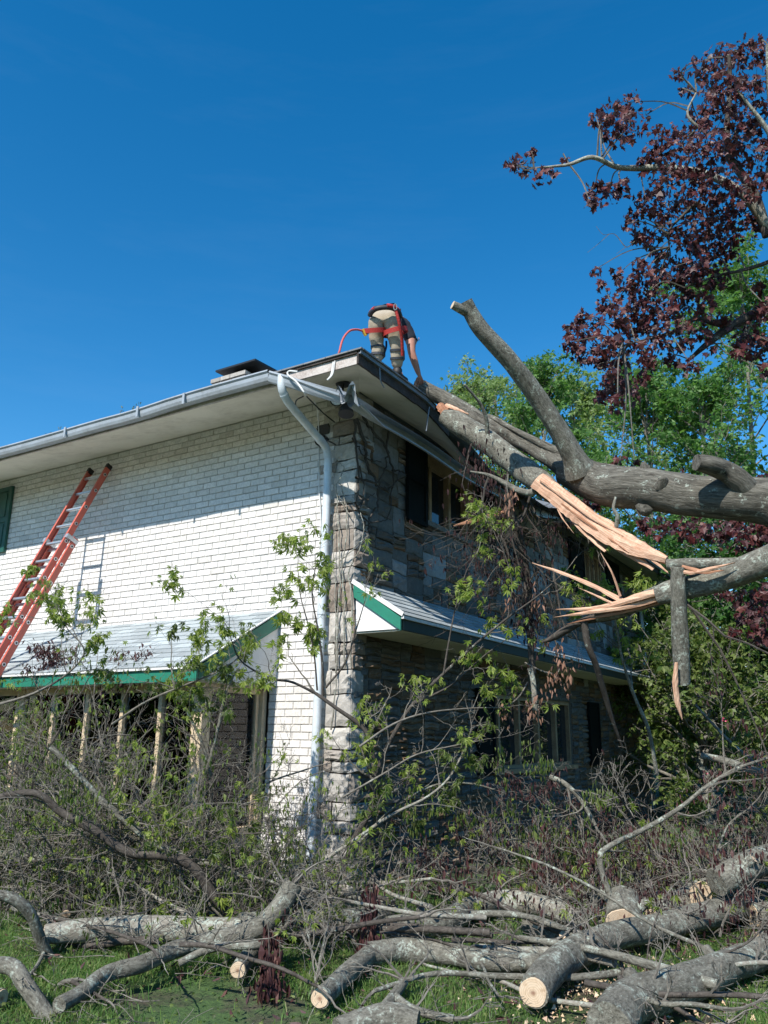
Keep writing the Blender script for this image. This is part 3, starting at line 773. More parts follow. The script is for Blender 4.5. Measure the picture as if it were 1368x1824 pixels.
# gutters -----------------------------------------------------------------
prof = [(-0.005, 0.065), (-0.005, -0.045), (0.055, -0.055), (0.085, -0.045), (0.10, -0.01), (0.105, 0.03), (0.125, 0.05), (0.122, 0.065), (0.11, 0.062)]
prof2 = prof + [(q[0] - .004 if i > 2 else q[0] + .004, q[1] + .005) for i, q in reversed(list(enumerate(prof)))]
gx = np.linspace(-12, -0.42, 30)
path = [(x, EY - .05, 5.47 - 0.012 * math.sin(x * 1.1) - (0.02 * math.exp(-((x + 2.6) / .5) ** 2))) for x in gx]
mb = MB(); mb.sweep([(q[0], q[1]) for q in prof2], path, closed=True)
for xx in (-5.6, -3.9, -2.5, -1.7):
    mb.bar((xx, EY - .185, 5.40), (xx, EY - .185, 5.54), .035, .012, (0, 1, 0))
mb.build("gutter", MT['gutter'], house, label="grey front gutter still on the eave", smooth=False)
# torn gutter: swings out past the corner and along the side
g0 = np.array([-0.42, EY - .05, 5.46]); k1 = np.array([0.56, -1.02, 5.03])
pa = [g0, g0 * .66 + k1 * .34 + [0, 0, .01], g0 * .33 + k1 * .67, k1]
mb = MB(); mb.sweep(prof2, smooth_path(pa, per=4), roll=np.linspace(0, -0.5, 13), closed=True)
pb = [k1 + [0.02, 0.03, -.01], P(690, 748, 0, .66), P(760, 790, 0, .66), P(830, 838, 0, .66), P(905, 880, 0, .62)]
sp = smooth_path(pb, per=5)
mb.sweep(prof2, sp, roll=np.interp(np.arange(len(sp)), [0, 4, len(sp) - 1], [-0.8, -1.75, -1.9]), closed=True)
# crumpled metal at the kink
vs = []
for i in range(7):
    for j in range(6):
        vs.append(k1 + np.array([-0.06 + i * 0.035 + rnd.uniform(-.014, .014), -0.12 + j * .04 + rnd.uniform(-.012, .012), 0.05 + .06 * math.sin(i * 1.3 + j) - .02 * i * (j > 2) + rnd.uniform(-.02, .02)]))
mb.add(np.array(vs), [(i * 6 + j, (i + 1) * 6 + j, (i + 1) * 6 + j + 1, i * 6 + j + 1) for i in range(6) for j in range(5)])
mb.build("gutter", MT['gutter'], house, label="torn gutter hanging loose below the side eave")
# gutter straps hanging from the fascia
for (a, b, c, x_) in (((594, 645), (590, 668), (583, 677), None),):
    p = [P(*a, 1, EY - .03), P(*b, 1, EY - .05), P(*c, 1, EY - .07)]
    mb = MB(); mb.tube(smooth_path(p, per=4), .011, 6); mb.tube(smooth_path([q + [.02, 0, 0.01] for q in p], per=4), .007, 5); mb.build("gutter_strap", MT['white_wire'], house)
for pxs in (((676, 655), (678, 678), (684, 690)), ((765, 725), (762, 745), (759, 768))):
    p = [P(*q, 0, EX + .05) for q in pxs]; mb = MB(); mb.tube(smooth_path(p, per=4), .008, 6); mb.build("gutter_strap", MT['drip'], house)

# downspout
dp = [(-0.24, -1.13, 5.44), (-0.24, -1.12, 5.30), (-0.25, -1.03, 5.21), (-0.265, -0.86, 5.14), (-0.29, -0.35, 4.97), (-0.295, -0.19, 4.90), (-0.30, -0.13, 4.78), (-0.31, -0.12, 4.2), (-0.345, -0.12, 2.2), (-0.385, -0.12, 0.05)]
fine = np.vstack([smooth_path(dp[:7], per=5), smooth_path(dp[6:], per=6)[1:]])
mb = MB(); mb.tube(fine, 0.047, 14)
for zz in (4.62, 2.9, 1.2):
    i = int(np.argmin(abs(fine[:, 2] - zz))); mb.tube([fine[i] - [0, 0, .02], fine[i] + [0, 0, .02]], .052, 14)
mb.tube([fine[8], fine[9]], .051, 14); mb.tube([fine[20], fine[21]], .051, 14)
mb.build("downspout", MT['pipe'], house, smooth=True, label="round pale downspout at the stone corner")
mb = MB(); p = [(0.62, LEN + .1, 5.36), (0.4, LEN - .02, 5.2), (0.12, LEN - .12, 5.05), (0.1, LEN - .15, 4.9), (0.1, LEN - .15, 3.3)]
mb.tube(smooth_path(p, per=4), .05, 10); mb.build("downspout", MT['pipe'], house, smooth=True, label="downspout at the far stone corner")

# cables -----------------------------------------------------------------
def cable(name, pts, r, mat, label, cat="cable"):
    mb = MB(); mb.tube(smooth_path(pts, per=6), r, 6); mb.build(name, mat, label=label, cat=cat)


cable("cable", [P(530, 662, 1, -1.19), P(515, 661, 1, -1.19), P(513, 668, 1, -1.2), P(528, 680, 1, -1.2), P(541, 698, 1, -1.2), P(545, 705, 1, -1.1)], .010, MT['white_wire'], "white wire looping over the gutter end above the downspout")
cable("cable", [P(540, 706, 1, -1.05), P(527, 715, 1, -.8), P(530, 735, 1, -.6), P(550, 765, 1, -.35), P(575, 780, 1, -.2), P(598, 792, 1, -.18)], .008, MT['black_wire'], "black wire sagging from the downspout elbow across the brick")
cable("cable", [P(560, 715, 1, -.7), P(566, 735, 1, -.3), P(568, 790, 1, -.04), P(568, 865, 1, -.04), P(571, 930, 1, -.04), P(565, 1100, 1, -.04)], .007, MT['white_wire'], "thin white cable hanging down the brick left of the downspout")
cable("cable", [P(545, 705, 1, -1.02), P(575, 735, 1, -.5), P(596, 752, 1, -.2)], .008, MT['black_wire'], "short black cable lying along the slanted downspout piece")

# flood lights under the corner soffit -------------------------------------
fl = empty("flood_light", P(611, 683, 2, 5.5), "twin flood light with one round white lens under the eave corner", "flood light")
b0 = P(611, 684, 2, 5.49)
mb = MB(); mb.tube([b0 + [0, 0, .012], b0 - [0, 0, .012]], .085, 18); mb.build("mount_plate", MT['black'], fl)
mb = MB(); a1 = P(600, 711, 1, -.62); mb.tube([b0, b0 - [0, 0, .1], a1 + [0, .08, .06]], .014, 8); a2 = P(617, 732, 1, -.5); mb.tube([b0, b0 - [0, 0, .1], a2 + [0, .0, .12]], .014, 8); mb.build("bracket", MT['black'], fl)
dv = CAM - a1; dv = dv / np.linalg.norm(dv)
mb = MB(); mb.tube([a1 - dv * .16, a1 - dv * .1, a1 - dv * .01, a1 + dv * .012], [.03, .055, .078, .082], 18, True, False); mb.build("lamp_housing", MT['black'], fl)
mb = MB(); mb.tube([a1 - dv * .0, a1 + dv * .006], [.07, .066], 18); mb.build("lens", MT['lens'], fl)
mb = MB(); mb.tube([a2 + [0, 0, .12], a2 + [0, 0, .04], a2 - [-.01, .02, .05]], [.03, .07, .09], 18); mb.build("lamp_housing", MT['black'], fl)
# meter-like round fitting behind the downspout
mb = MB(); c = P(576, 787, 1, -.01); mb.tube([c + [0, .02, 0], c - [0, .08, 0]], [.085, .075], 16); mb.box(c + [-.09, -.02, .09], c + [.09, .0, .22]); mb.build("wall_fitting", MT['glass'], label="dark round wall fitting on the brick behind the downspout top", cat="wall fitting", smooth=False)

# ================================================================ LADDER
lad = empty("extension_ladder", (-4.5, -2.4, 0), "orange extension ladder with aluminium rungs leaning on the white brick wall", "ladder")
LX0, LX1 = -4.74, -4.30
top = np.array([0, -0.035, 5.36]); bot = np.array([0, -2.53, 0.0]); ax = (top - bot) / np.linalg.norm(top - bot)
nr = np.array([0, -ax[2], ax[1]]); nr = nr if nr[1] < 0 else -nr       # outward from wall


def crail(x, inw, a, b, off, name="rail"):
    mb = MB(); n1 = nr * off; w, d, t = 0.034, 0.085, 0.004
    A = bot + ax * a + n1 + [x, 0, 0]; B = bot + ax * b + n1 + [x, 0, 0]
    # web (flat side) and two flanges turned inwards
    def pr(p): 
        out = []
        for (s, q) in ((0, -d / 2), (0, d / 2), (inw * w, d / 2), (inw * w, d / 2 - t), (inw * t, d / 2 - t), (inw * t, -d / 2 + t), (inw * w, -d / 2 + t), (inw * w, -d / 2)):
            out.append(p + np.array([s, 0, 0]) + nr * q)
        return out
    v = np.array(pr(A) + pr(B)); f = [(i, (i + 1) % 8, 8 + (i + 1) % 8, 8 + i) for i in range(8)] + [(0, 5, 4, 1), (1, 4, 3, 2), (0, 7, 6, 5), (8, 9, 12, 13), (9, 10, 11, 12), (8, 13, 14, 15)]
    mb.add(v, f); return mb.build(name, MT['orange'], lad)


Ltot = np.linalg.norm(top - bot)
fly_off, base_off = 0.055, -0.038
r1 = crail(LX1, -1, Ltot - 3.9, Ltot, fly_off); r2 = crail(LX0, 1, Ltot - 3.9, Ltot, fly_off)
basetop = Ltot - 1.28
crail(LX1 + .04, -1, 0.0, basetop, base_off); crail(LX0 - .04, 1, 0.0, basetop, base_off)
k = 0; t_ = Ltot - 0.17
while t_ > Ltot - 3.85:
    c = bot + ax * t_ + nr * fly_off; mb = MB(); mb.tube([c + [LX0 + .004, 0, 0], c + [LX1 - .004, 0, 0]], .022, 10); 
    for xx, s in ((LX0, -1), (LX1, 1)): mb.tube([c + [xx, 0, 0], c + [xx + s * .006, 0, 0]], .026, 12)
    mb.build("rung", MT['alu'], lad)
    mb = MB()
    mb.tube([c + [LX1 + .0062, 0, 0], c + [LX1 + .008, 0, 0]], .015, 10); mb.build("rung_end", MT['black'], lad); t_ -= 0.305; k += 1
t_ = basetop - 0.14
while t_ > 0.2:
    c = bot + ax * t_ + nr * base_off; mb = MB(); mb.tube([c + [LX0 - .036, 0, 0], c + [LX1 + .036, 0, 0]], .022, 10)
    for xx, s in ((LX0 - .04, -1), (LX1 + .04, 1)): mb.tube([c + [xx, 0, 0], c + [xx + s * .006, 0, 0]], .026, 12)
    mb.build("rung", MT['alu'], lad)
    if t_ > 2.2: mb = MB(); mb.tube([c + [LX1 + .0462, 0, 0], c + [LX1 + .048, 0, 0]], .015, 10); mb.build("rung_end", MT['black'], lad)
    t_ -= 0.305
for xx, s in ((LX1 + .02, 1), (LX0 - .02, -1)):    # sliding brackets
    c = bot + ax * (basetop - .05); mb = MB()
    mb.bar(c + nr * .105 + [xx, 0, 0], c + nr * -.088 + [xx, 0, 0], .055, .06, ax); mb.build("slide_bracket", MT['alu'], lad)
for xx in (LX0 + .016, LX1 - .016):
    mb = MB(); c = bot + ax * Ltot + nr * fly_off + [xx, 0, 0]; mb.bar(c - ax * .05, c + ax * .02, .042, .092, nr); mb.build("end_cap", MT['black'], lad)
for xx in (LX0 - .02, LX1 + .02):
    mb = MB(); mb.box((xx - .04, -2.60, 0.0), (xx + .04, -2.46, .04)); mb.build("foot", MT['black'], lad)

# ================================================================ BRANCH AND LEAF TOOLS
def leaf_template(kind):
    if kind == 'maple':
        o = [(0, 0), (.22, .06), (.52, .02), (.36, .26), (.58, .56), (.27, .54), (0, 1.0), (-.27, .54), (-.58, .56), (-.36, .26), (-.52, .02), (-.22, .06)]
        v = [(0, .3, 0.06)] + [(x, y, -.10 * abs(x) - 0.06 * y * y) for x, y in o]
        f = [(0, i + 1, (i + 1) % 12 + 1) for i in range(12)]
    elif kind == 'wilt':      # narrow drooping folded leaf
        v = [(0, 0, 0), (.16, .35, -.10), (.10, .75, -.06), (0, 1.05, 0), (-.10, .75, -.08), (-.16, .35, -.12), (0, .4, .05)]
        f = [(6, i, (i + 1) % 6) for i in range(6)]
    elif kind == 'tri':
        v = [(-.5, 0, 0), (.5, .15, 0), (0, 1, .1)]; f = [(0, 1, 2)]
    elif kind == 'spray':     # deeply cut leaf hanging from its stalk: five narrow fingers
        v = []; f = []
        for i, (a, L) in enumerate(((-1.15, .62), (-.55, .88), (0, 1.0), (.55, .88), (1.15, .62))):
            c, s = math.cos(a), math.sin(a); b = len(v)
            for x, y, z in ((0, .02, 0), (.13 * L, .48 * L, .04), (0, L, -.22 * L), (-.13 * L, .48 * L, .0)): v.append((x * c - y * s, x * s + y * c, z - .25 * abs(a) * y))
            f += [(b, b + 1, b + 2), (b, b + 2, b + 3)]
    elif kind == 'clump':     # a little spray of three leaves used on far trees
        v = []; f = []
        for i, a in enumerate((-.8, 0.1, 1.0)):
            c, s = math.cos(a), math.sin(a); b = len(v)
            for x, y, z in ((0, 0, 0), (.24, .45, .08 * (i - 1)), (0, 1, .05), (-.24, .45, -.06)): v.append((x * c - y * s, x * s + y * c, z))
            f += [(b, b + 1, b + 2), (b, b + 2, b + 3)]
    return np.array(v, float), np.array(f)


TMPL = {k: leaf_template(k) for k in ('maple', 'wilt', 'tri', 'clump', 'spray')}


def leaves(name, pos, size, mat, parent=None, kind='maple', droop=0.5, var=0.35, flat=0.0, **kw):
    pos = np.asarray(pos, float).reshape(-1, 3); n = len(pos); tv, tf = TMPL[kind]
    t = nrg.normal(size=(n, 3)); t /= np.linalg.norm(t, axis=1)[:, None]
    t = t * (1 - droop) + np.array([0, 0, -1.0]) * droop; t /= np.linalg.norm(t, axis=1)[:, None] + 1e-9
    a = nrg.normal(size=(n, 3)); a[:, 2] += flat * 3
    sx = np.cross(t, a); sx /= np.linalg.norm(sx, axis=1)[:, None] + 1e-9; nn = np.cross(sx, t)
    s = size * np.clip(nrg.normal(1, var, n), .4, 1.8)
    V = pos[:, None, :] + s[:, None, None] * (tv[None, :, 0:1] * sx[:, None] + tv[None, :, 1:2] * t[:, None] + tv[None, :, 2:3] * nn[:, None] * nrg.uniform(.3, 2.2, (n, 1, 1)))
    Fc = (tf[None] + (np.arange(n) * len(tv))[:, None, None]).reshape(-1, 3)
    mb = MB(); mb.add(V.reshape(-1, 3), Fc); return mb.build(name, mat, parent, **kw)


def unit(v): return v / (np.linalg.norm(v) + 1e-9)


def grow(out, anch, p, d, L, r, lvl, kids, wander, trop, rg, minr=0.0016, ang=(.45, 1.0), nseg=None, tip=0.25):
    """recursive branch; out: (points, radii); anch: leaf points on the last level"""
    n = nseg or max(4, int(3 + lvl * 2)); pts = [np.array(p, float)]; d = unit(np.array(d, float)); dirs = [d]
    for i in range(n):
        d = unit(d + rg.normal(size=3) * wander + np.array([0, 0, trop])); pts.append(pts[-1] + d * L / n); dirs.append(d)
    pts = np.array(pts); rad = np.maximum(minr, r * (1 - (1 - tip) * np.linspace(0, 1, n + 1) ** .8)); out.append((pts, rad))
    if lvl <= 0:
        for q in pts[1:]: anch.append(q)
        return
    k = kids[lvl - 1]
    for j in range(k):
        t = rg.uniform(.2, 1.0) * n; i = min(n - 1, int(t)); fr = t - i; q = pts[i] * (1 - fr) + pts[i + 1] * fr
        a = rg.normal(size=3); side = unit(np.cross(dirs[i], a)); th = rg.uniform(*ang)
        nd = dirs[i] * math.cos(th) + side * math.sin(th)
        grow(out, anch, q, nd, L * rg.uniform(.35, .62) * (1 - .35 * t / n), rad[i] * .55, lvl - 1, kids, wander * 1.15, trop, rg, minr, ang, None, tip)
    anch.append(pts[-1])


def tubes(mb, lst, big=.02, sd=0):
    for i, (p, r) in enumerate(lst):
        m = r.max(); seg = 9 if m > .04 else 6 if m > big else 4 if m > .006 else 3
        mb.tube(p, r, seg, False, m > .004, 0.08 if m > .03 else 0, (sd + i) % 13)


# ================================================================ FALLEN TREE
tree = empty("fallen_tree", (3.6, -0.2, 0), "big broken tree fallen against the roof corner, horizontal trunk, pale split wood", "fallen tree")


def limb(name, px, rad, mat='bark', per=6, seg=18, rough=.06, seed=1, cut0=False, cut1=False, label=None, parent=tree, extra=None, **kw):
    """px: (x, y, k) photograph points with true distance"""
    pts = [K(*q) for q in px]
    if extra: pts += [np.array(e, float) for e in extra]
    sp = smooth_path(pts, per=per); rr = smooth_path([[r] for r in rad], per=per)[:, 0]
    # little wobble
    mb = MB(); mb.tube(sp, rr, seg, True, True, rough, seed, 0, 1)
    o = mb.build(name, [MT[mat], MT['cut'] if (cut0 or cut1) else MT[mat]], parent, smooth=True, label=label, **kw)
    return o, sp, rr


# flat end caps keep hard edges
trunk_px = [(1010, 838, 8.3), (1060, 858, 8.0), (1100, 868, 7.75), (1150, 870, 7.55), (1200, 878, 7.4), (1250, 885, 7.25), (1310, 888, 7.1), (1368, 893, 7.0), (1440, 903, 6.85)]
tr = limb("trunk", trunk_px, [.16, .20, .205, .20, .195, .19, .20, .21, .235, .27, .31, .36], 'bark_old', 8, 40, .035, 2, extra=[(6.0, .35, 3.15), (7.8, .6, 2.0), (9.4, .8, .2)])
limb("split_limb", [(1040, 845, 8.15), (985, 818, 8.5), (930, 786, 8.85), (890, 766, 9.1), (850, 745, 9.35), (805, 717, 9.6), (752, 692, 9.85)], [.17, .11, .085, .082, .085, .095, .095], 'bark_old', 7, 28, .10, 3, cut1=True, label="furrowed split limb lying on the roof edge")
limb("split_limb", [(1010, 812, 8.35), (965, 790, 8.55), (920, 768, 8.85), (880, 745, 9.15), (862, 739, 9.3)], [.055, .04, .03, .026, .012], 'bark_old', 7, 16, .12, 5)
fl_, _, _ = limb("front_limb", [(790, 742, 9.3), (812, 752, 9.2), (850, 775, 9.0), (890, 803, 8.75), (930, 834, 8.45), (962, 860, 8.2), (985, 880, 8.0)], [.085, .125, .135, .13, .13, .125, .10], 'bark', 7, 30, .05, 6, label="lichen spotted limb in front of the roof corner")
up_, sp_, rr_ = limb("upright_limb", [(1036, 842, 8.0), (1018, 806, 7.95), (985, 752, 7.9), (953, 701, 7.85), (926, 665, 7.8), (900, 633, 7.75), (858, 588, 7.7), (840, 560, 7.68), (829, 537, 7.66)], [.16, .112, .096, .092, .090, .086, .080, .074, .070], 'bark', 7, 24, .05, 7, cut1=True, label="bare sawn limb pointing up to the left against the sky")
limb("side_stub", [(832, 556, 7.66), (818, 549, 7.62), (806, 543, 7.6)], [.05, .045, .04], 'bark', 5, 12, .05, 8, cut1=True, parent=up_)
limb("stub", [(1335, 880, 7.0), (1312, 852, 6.95), (1290, 838, 6.95), (1262, 828, 6.9), (1240, 824, 6.88)], [.12, .10, .09, .084, .07], 'bark_old', 6, 20, .05, 9, label="short sawn stub on top of the trunk")
# bumps and knots on trunk
for (a, b, r_) in (((1180, 862, 7.32), (1182, 850, 7.25), .05), ((1148, 908, 7.42), (1146, 914, 7.38), .05), ((1150, 838, 7.5), (1146, 822, 7.5), .035)):
    mb = MB(); p0, p1 = K(*a), K(*b); mb.tube([p0, (p0 + p1) / 2, p1], [r_ * 1.5, r_ * 1.1, r_ * .4], 12, True, True, .2, 3); mb.build("knot", MT['bark_old'], tree, smooth=True)
limb("lower_limb", [(1062, 1100, 7.5), (1100, 1088, 7.4), (1140, 1072, 7.3), (1180, 1058, 7.2), (1240, 1043, 7.05), (1300, 1025, 6.9), (1368, 1000, 6.7), (1450, 975, 6.5)], [.045, .07, .08, .09, .10, .115, .125, .13, .15], 'bark', 7, 24, .06, 10, extra=[(5.6, .1, 3.0)], label="dark splintered lower limb reaching in from the right")
limb("lower_limb", [(966, 1144, 7.85), (985, 1136, 7.8), (1010, 1120, 7.7), (1040, 1106, 7.6), (1080, 1098, 7.5), (1110, 1092, 7.4)], [.012, .03, .036, .034, .05, .05], 'bark_dark', 6, 12, .12, 11)
limb("upper_bark", [(1190, 1006, 7.1), (1225, 1004, 7.0), (1270, 1003, 6.95), (1330, 1003, 6.82), (1390, 992, 6.7)], [.055, .05, .045, .05, .06], 'bark', 6, 16, .08, 12)
limb("hanging_limb", [(1208, 1010, 6.98), (1208, 1050, 6.98), (1210, 1110, 7.0), (1213, 1165, 7.02), (1216, 1218, 7.03)], [.06, .066, .07, .072, .066], 'bark', 7, 20, .05, 13, label="grey broken limb hanging straight down under the trunk")
limb("twig", [(868, 775, 8.8), (866, 745, 8.75), (856, 720, 8.7), (842, 702, 8.65), (827, 685, 8.6)], [.026, .022, .018, .015, .013], 'bark', 6, 10, .1, 14)
limb("twig", [(960, 868, 8.1), (945, 878, 8.05), (920, 872, 8.1), (895, 858, 8.2), (870, 846, 8.3), (838, 840, 8.4)], [.05, .035, .03, .026, .018, .01], 'bark', 6, 10, .1, 15)
limb("twig", [(1098, 938, 7.5), (1100, 920, 7.45), (1093, 905, 7.45), (1097, 885, 7.45)], [.02, .018, .016, .012], 'bark_pale', 6, 8, .1, 16)
limb("hanging_twig", [(1040, 1108, 7.55), (1048, 1150, 7.55), (1062, 1185, 7.6), (1075, 1230, 7.7), (1090, 1280, 7.8), (1108, 1330, 7.9)], [.035, .032, .03, .028, .02, .012], 'bark_dark', 6, 10, .1, 17)
limb("hanging_twig", [(944, 1190, 8.5), (950, 1215, 8.45), (953, 1265, 8.4)], [.03, .03, .028], 'bark_pale', 6, 10, .1, 18, cut1=True)
limb("hanging_twig", [(905, 905, 8.6), (925, 960, 8.65), (938, 1030, 8.65), (944, 1100, 8.6), (946, 1160, 8.55), (950, 1200, 8.5)], [.05, .05, .045, .04, .035, .03], 'bark_dark', 6, 12, .15, 19)


# split wood ------------------------------------------------------------
def splinter(mb, pts, w0, th, seed, taper=(1, 1, .6, .05), n=14, up=(0.45, -0.8, 0.35), wav=.09):
    """long ragged plank of torn wood: pts (world), width along, tapering to a point"""
    sp = smooth_path(pts, per=max(3, n // max(1, len(pts) - 1))); m = len(sp); t = np.gradient(sp, axis=0); t /= np.linalg.norm(t, axis=1)[:, None]
    nn = np.array(up, float); u = np.cross(t, nn); u /= np.linalg.norm(u, axis=1)[:, None]; w = np.cross(u, t)
    rg = np.random.default_rng(seed); s = np.linspace(0, 1, m); tp = np.interp(s, np.linspace(0, 1, len(taper)), taper)
    hw = w0 * tp / 2; e1 = hw * (1 + wav * np.sin(s * 23 + seed) + rg.normal(0, .05, m)); e2 = hw * (1 + wav * np.cos(s * 19 + seed) + rg.normal(0, .05, m)); hh = th * (.35 + .65 * tp) / 2
    L = np.concatenate([[0], np.cumsum(np.linalg.norm(np.diff(sp, axis=0), axis=1))])
    cols = [(-1, 0), (-.55, .9), (0, 1.1), (.5, .8), (1, 0), (.5, -.9), (-.5, -.9)]; V = []; A = []
    for (a, b) in cols:
        off = np.where(a < 0, e1, e2) * a; V.append(sp + u * off[:, None] + w * (hh * b * (1 + .15 * np.sin(s * 31 + a * 5)))[:, None])
        A.append(np.stack([off + seed, hh * b, L], -1))
    V = np.stack(V, 1); A = np.stack(A, 1); c = len(cols)
    f = [(i * c + j, i * c + (j + 1) % c, (i + 1) * c + (j + 1) % c, (i + 1) * c + j) for i in range(m - 1) for j in range(c)]
    f += [tuple(range(c - 1, -1, -1)), tuple((m - 1) * c + j for j in range(c))]
    mb.add(V.reshape(-1, 3), f, A.reshape(-1, 3))


def kk(*q): return [K(*a) for a in q]


mb = MB()
splinter(mb, kk((958, 856, 8.04), (1000, 888, 7.9), (1040, 920, 7.75), (1085, 950, 7.55), (1130, 975, 7.35), (1188, 998, 7.12)), .25, .15, 1, (.9, .95, 1.0, 1.05, .85, .25), 40, wav=.03)
o = mb.build("split_wood", MT['wood'], tree, smooth=False, label="long strip of fresh torn wood between the front limb and the lower limb")
for i, (q, w, th, tp, mt) in enumerate([
    (((962, 856, 7.94), (1010, 890, 7.78), (1060, 926, 7.58), (1110, 955, 7.38)), .035, .03, (.5, 1, .9, .15), 'wood'),
    (((975, 878, 7.92), (1020, 912, 7.74), (1075, 952, 7.50), (1120, 985, 7.3)), .03, .03, (.3, 1, .9, .2), 'wood_red'),
    (((1090, 950, 7.46), (1130, 975, 7.3), (1158, 1000, 7.2)), .025, .02, (.2, 1, .6, .1), 'wood'),
    (((1085, 962, 7.5), (1130, 990, 7.33), (1164, 1014, 7.22)), .085, .03, (1, .9, .8, .45), 'wood'),
    (((1120, 970, 7.35), (1160, 995, 7.2), (1192, 1022, 7.1)), .06, .025, (1, .9, .6, .1), 'wood'),
    (((1050, 948, 7.65), (1100, 978, 7.45), (1140, 1004, 7.3)), .05, .02, (.6, .9, .7, .1), 'wood'),
    (((972, 872, 7.95), (1010, 915, 7.8), (1045, 952, 7.65), (1079, 982, 7.5)), .05, .022, (.3, .8, 1, .7), 'wood'),
    (((985, 885, 7.9), (1000, 920, 7.8), (1022, 950, 7.7)), .018, .012, (.6, 1, .6, .1), 'wood'),
    (((990, 880, 8.0), (1040, 930, 7.85), (1100, 972, 7.6)), .12, .05, (.8, 1, .9, .4), 'wood_red'),
    (((1108, 1070, 7.3), (1060, 1045, 7.5), (1000, 1020, 7.7), (948, 1003, 7.9)), .055, .03, (1, .9, .7, .1), 'wood'),
    (((1098, 1078, 7.3), (1060, 1060, 7.45), (1030, 1047, 7.55)), .03, .02, (1, .8, .5, .1), 'wood'),
    (((1105, 1062, 7.3), (1090, 1020, 7.3), (1070, 985, 7.35)), .028, .02, (1, .7, .5, .2), 'wood'),
    (((1190, 1050, 7.08), (1130, 1065, 7.2), (1070, 1082, 7.4), (990, 1086, 7.65)), .075, .04, (1, 1, .7, .08), 'wood'),
    (((1195, 1058, 7.1), (1120, 1078, 7.25), (1050, 1090, 7.45), (988, 1100, 7.65)), .075, .04, (1, 1, .6, .06), 'wood'),
    (((1180, 1070, 7.15), (1110, 1088, 7.3), (1060, 1100, 7.45), (1010, 1112, 7.6)), .055, .03, (1, 1, .6, .06), 'wood_red'),
    (((1310, 1002, 6.72), (1270, 1012, 6.8), (1230, 1020, 6.9), (1195, 1012, 7.0)), .045, .03, (.1, .8, 1, .5), 'wood'),
    (((1290, 1016, 6.76), (1250, 1018, 6.85), (1215, 1008, 6.95)), .05, .02, (.1, .9, 1, .5), 'wood_red'),
    (((1205, 1180, 6.93), (1203, 1215, 6.93), (1207, 1250, 6.93), (1215, 1281, 6.93)), .055, .03, (.5, .9, 1, .8, .1), 'wood'),
    (((808, 937, 9.3), (850, 925, 9.2), (900, 912, 9.0)), .075, .04, (.15, .8, 1, .8), 'wood_red'),
    (((985, 930, 8.6), (1010, 935, 8.5), (1045, 930, 8.4)), .09, .04, (.3, 1, 1, .3), 'wood_red'),
    (((795, 722, 9.45), (812, 728, 9.3), (835, 738, 9.2)), .07, .04, (1, .8, .5, .1), 'wood'),
    (((784, 722, 9.5), (790, 730, 9.42), (797, 738, 9.35)), .13, .08, (.8, 1, .9), 'wood_red'),
    (((745, 686, 9.9), (750, 689, 9.86), (756, 692, 9.82)), .17, .17, (1, 1, 1), 'wood')]):
    mb = MB(); splinter(mb, kk(*q), w, th, i + 2, tp); mb.build("splinter", MT[mt], tree, smooth=False)
# loose bark flap on lower limb's left end (pale bark collar)
limb("bark_collar", [(1172, 1062, 7.13), (1190, 1056, 7.08), (1215, 1049, 7.02)], [.085, .10, .095], 'bark', 6, 16, .08, 21)

# dead twigs and leaves hanging below the trunk
rg = np.random.default_rng(5)
outs = []; an_p = []; an_d = []
for (a, d, L, r) in [((870, 850, 8.3), (-.1, -.1, -1), .9, .012), ((905, 870, 8.5), (0, .1, -1), 1.2, .014), ((930, 890, 8.6), (.1, .1, -1), 1.6, .018), ((880, 900, 8.7), (-.2, 0, -1), 1.1, .012),
                     ((840, 790, 8.9), (-.2, -.1, -1), .7, .010), ((860, 800, 8.9), (0, -.2, -1), .8, .010), ((905, 840, 8.5), (-.3, -.2, -.8), .8, .012), ((945, 880, 8.2), (-.4, -.2, -.7), .9, .012),
                     ((960, 1000, 8.6), (0, 0, -1), 1.0, .012), ((900, 960, 8.7), (0, 0, -1), 1.1, .012), ((1000, 870, 8.0), (.1, .2, -.8), .5, .008), ((1200, 1060, 7.1), (.6, .1, -.8), 1.5, .014), ((1215, 1060, 7.1), (.9, .2, -.8), 1.9, .013)]:
    grow(outs, an_p, K(*a), d, L, r, 2, (4, 5), .22, -.12, rg)
for i in range(22):
    a = (rg.uniform(850, 1010), rg.uniform(860, 960), rg.uniform(8.3, 8.8)); grow(outs, an_p, K(*a), (rg.normal() * .6, rg.normal() * .3, -1), rg.uniform(.5, 1.5), rg.uniform(.006, .013), 2, (4, 5), .26, -.08, rg)
mb = MB(); tubes(mb, outs); mb.build("hanging_twigs", MT['bark_dark'], tree, kind="stuff")
an_p = np.array(an_p); sel = an_p[rg.random(len(an_p)) < .07]
o = leaves("wilted_leaves", np.repeat(sel, 3, 0) + rg.normal(size=(len(sel) * 3, 3)) * .04, 0.05, MT['leaf_black'], tree, 'wilt', .8); tag(o, kind="stuff")
cl = []
for (x, y, k, n, s) in [(930, 1000, 8.7, 70, .10), (938, 1060, 8.65, 80, .08), (945, 1110, 8.6, 80, .07), (905, 1000, 8.75, 40, .07), (965, 1020, 8.6, 30, .05), (870, 830, 8.6, 80, .12), (900, 860, 8.7, 80, .15), (850, 800, 8.9, 70, .12), (925, 870, 8.5, 40, .1), (990, 1060, 8.6, 12, .05), (850, 870, 8.9, 90, .16), (880, 890, 8.9, 90, .16)]:
    c = K(x, y, k); cl.append(c + rg.normal(size=(n, 3)) * s * np.array([1, 1, 1.4]))
o = leaves("wilted_leaves", np.vstack(cl), .06, MT['leaf_black'], tree, 'wilt', .85); tag(o, kind="stuff")
cl = []
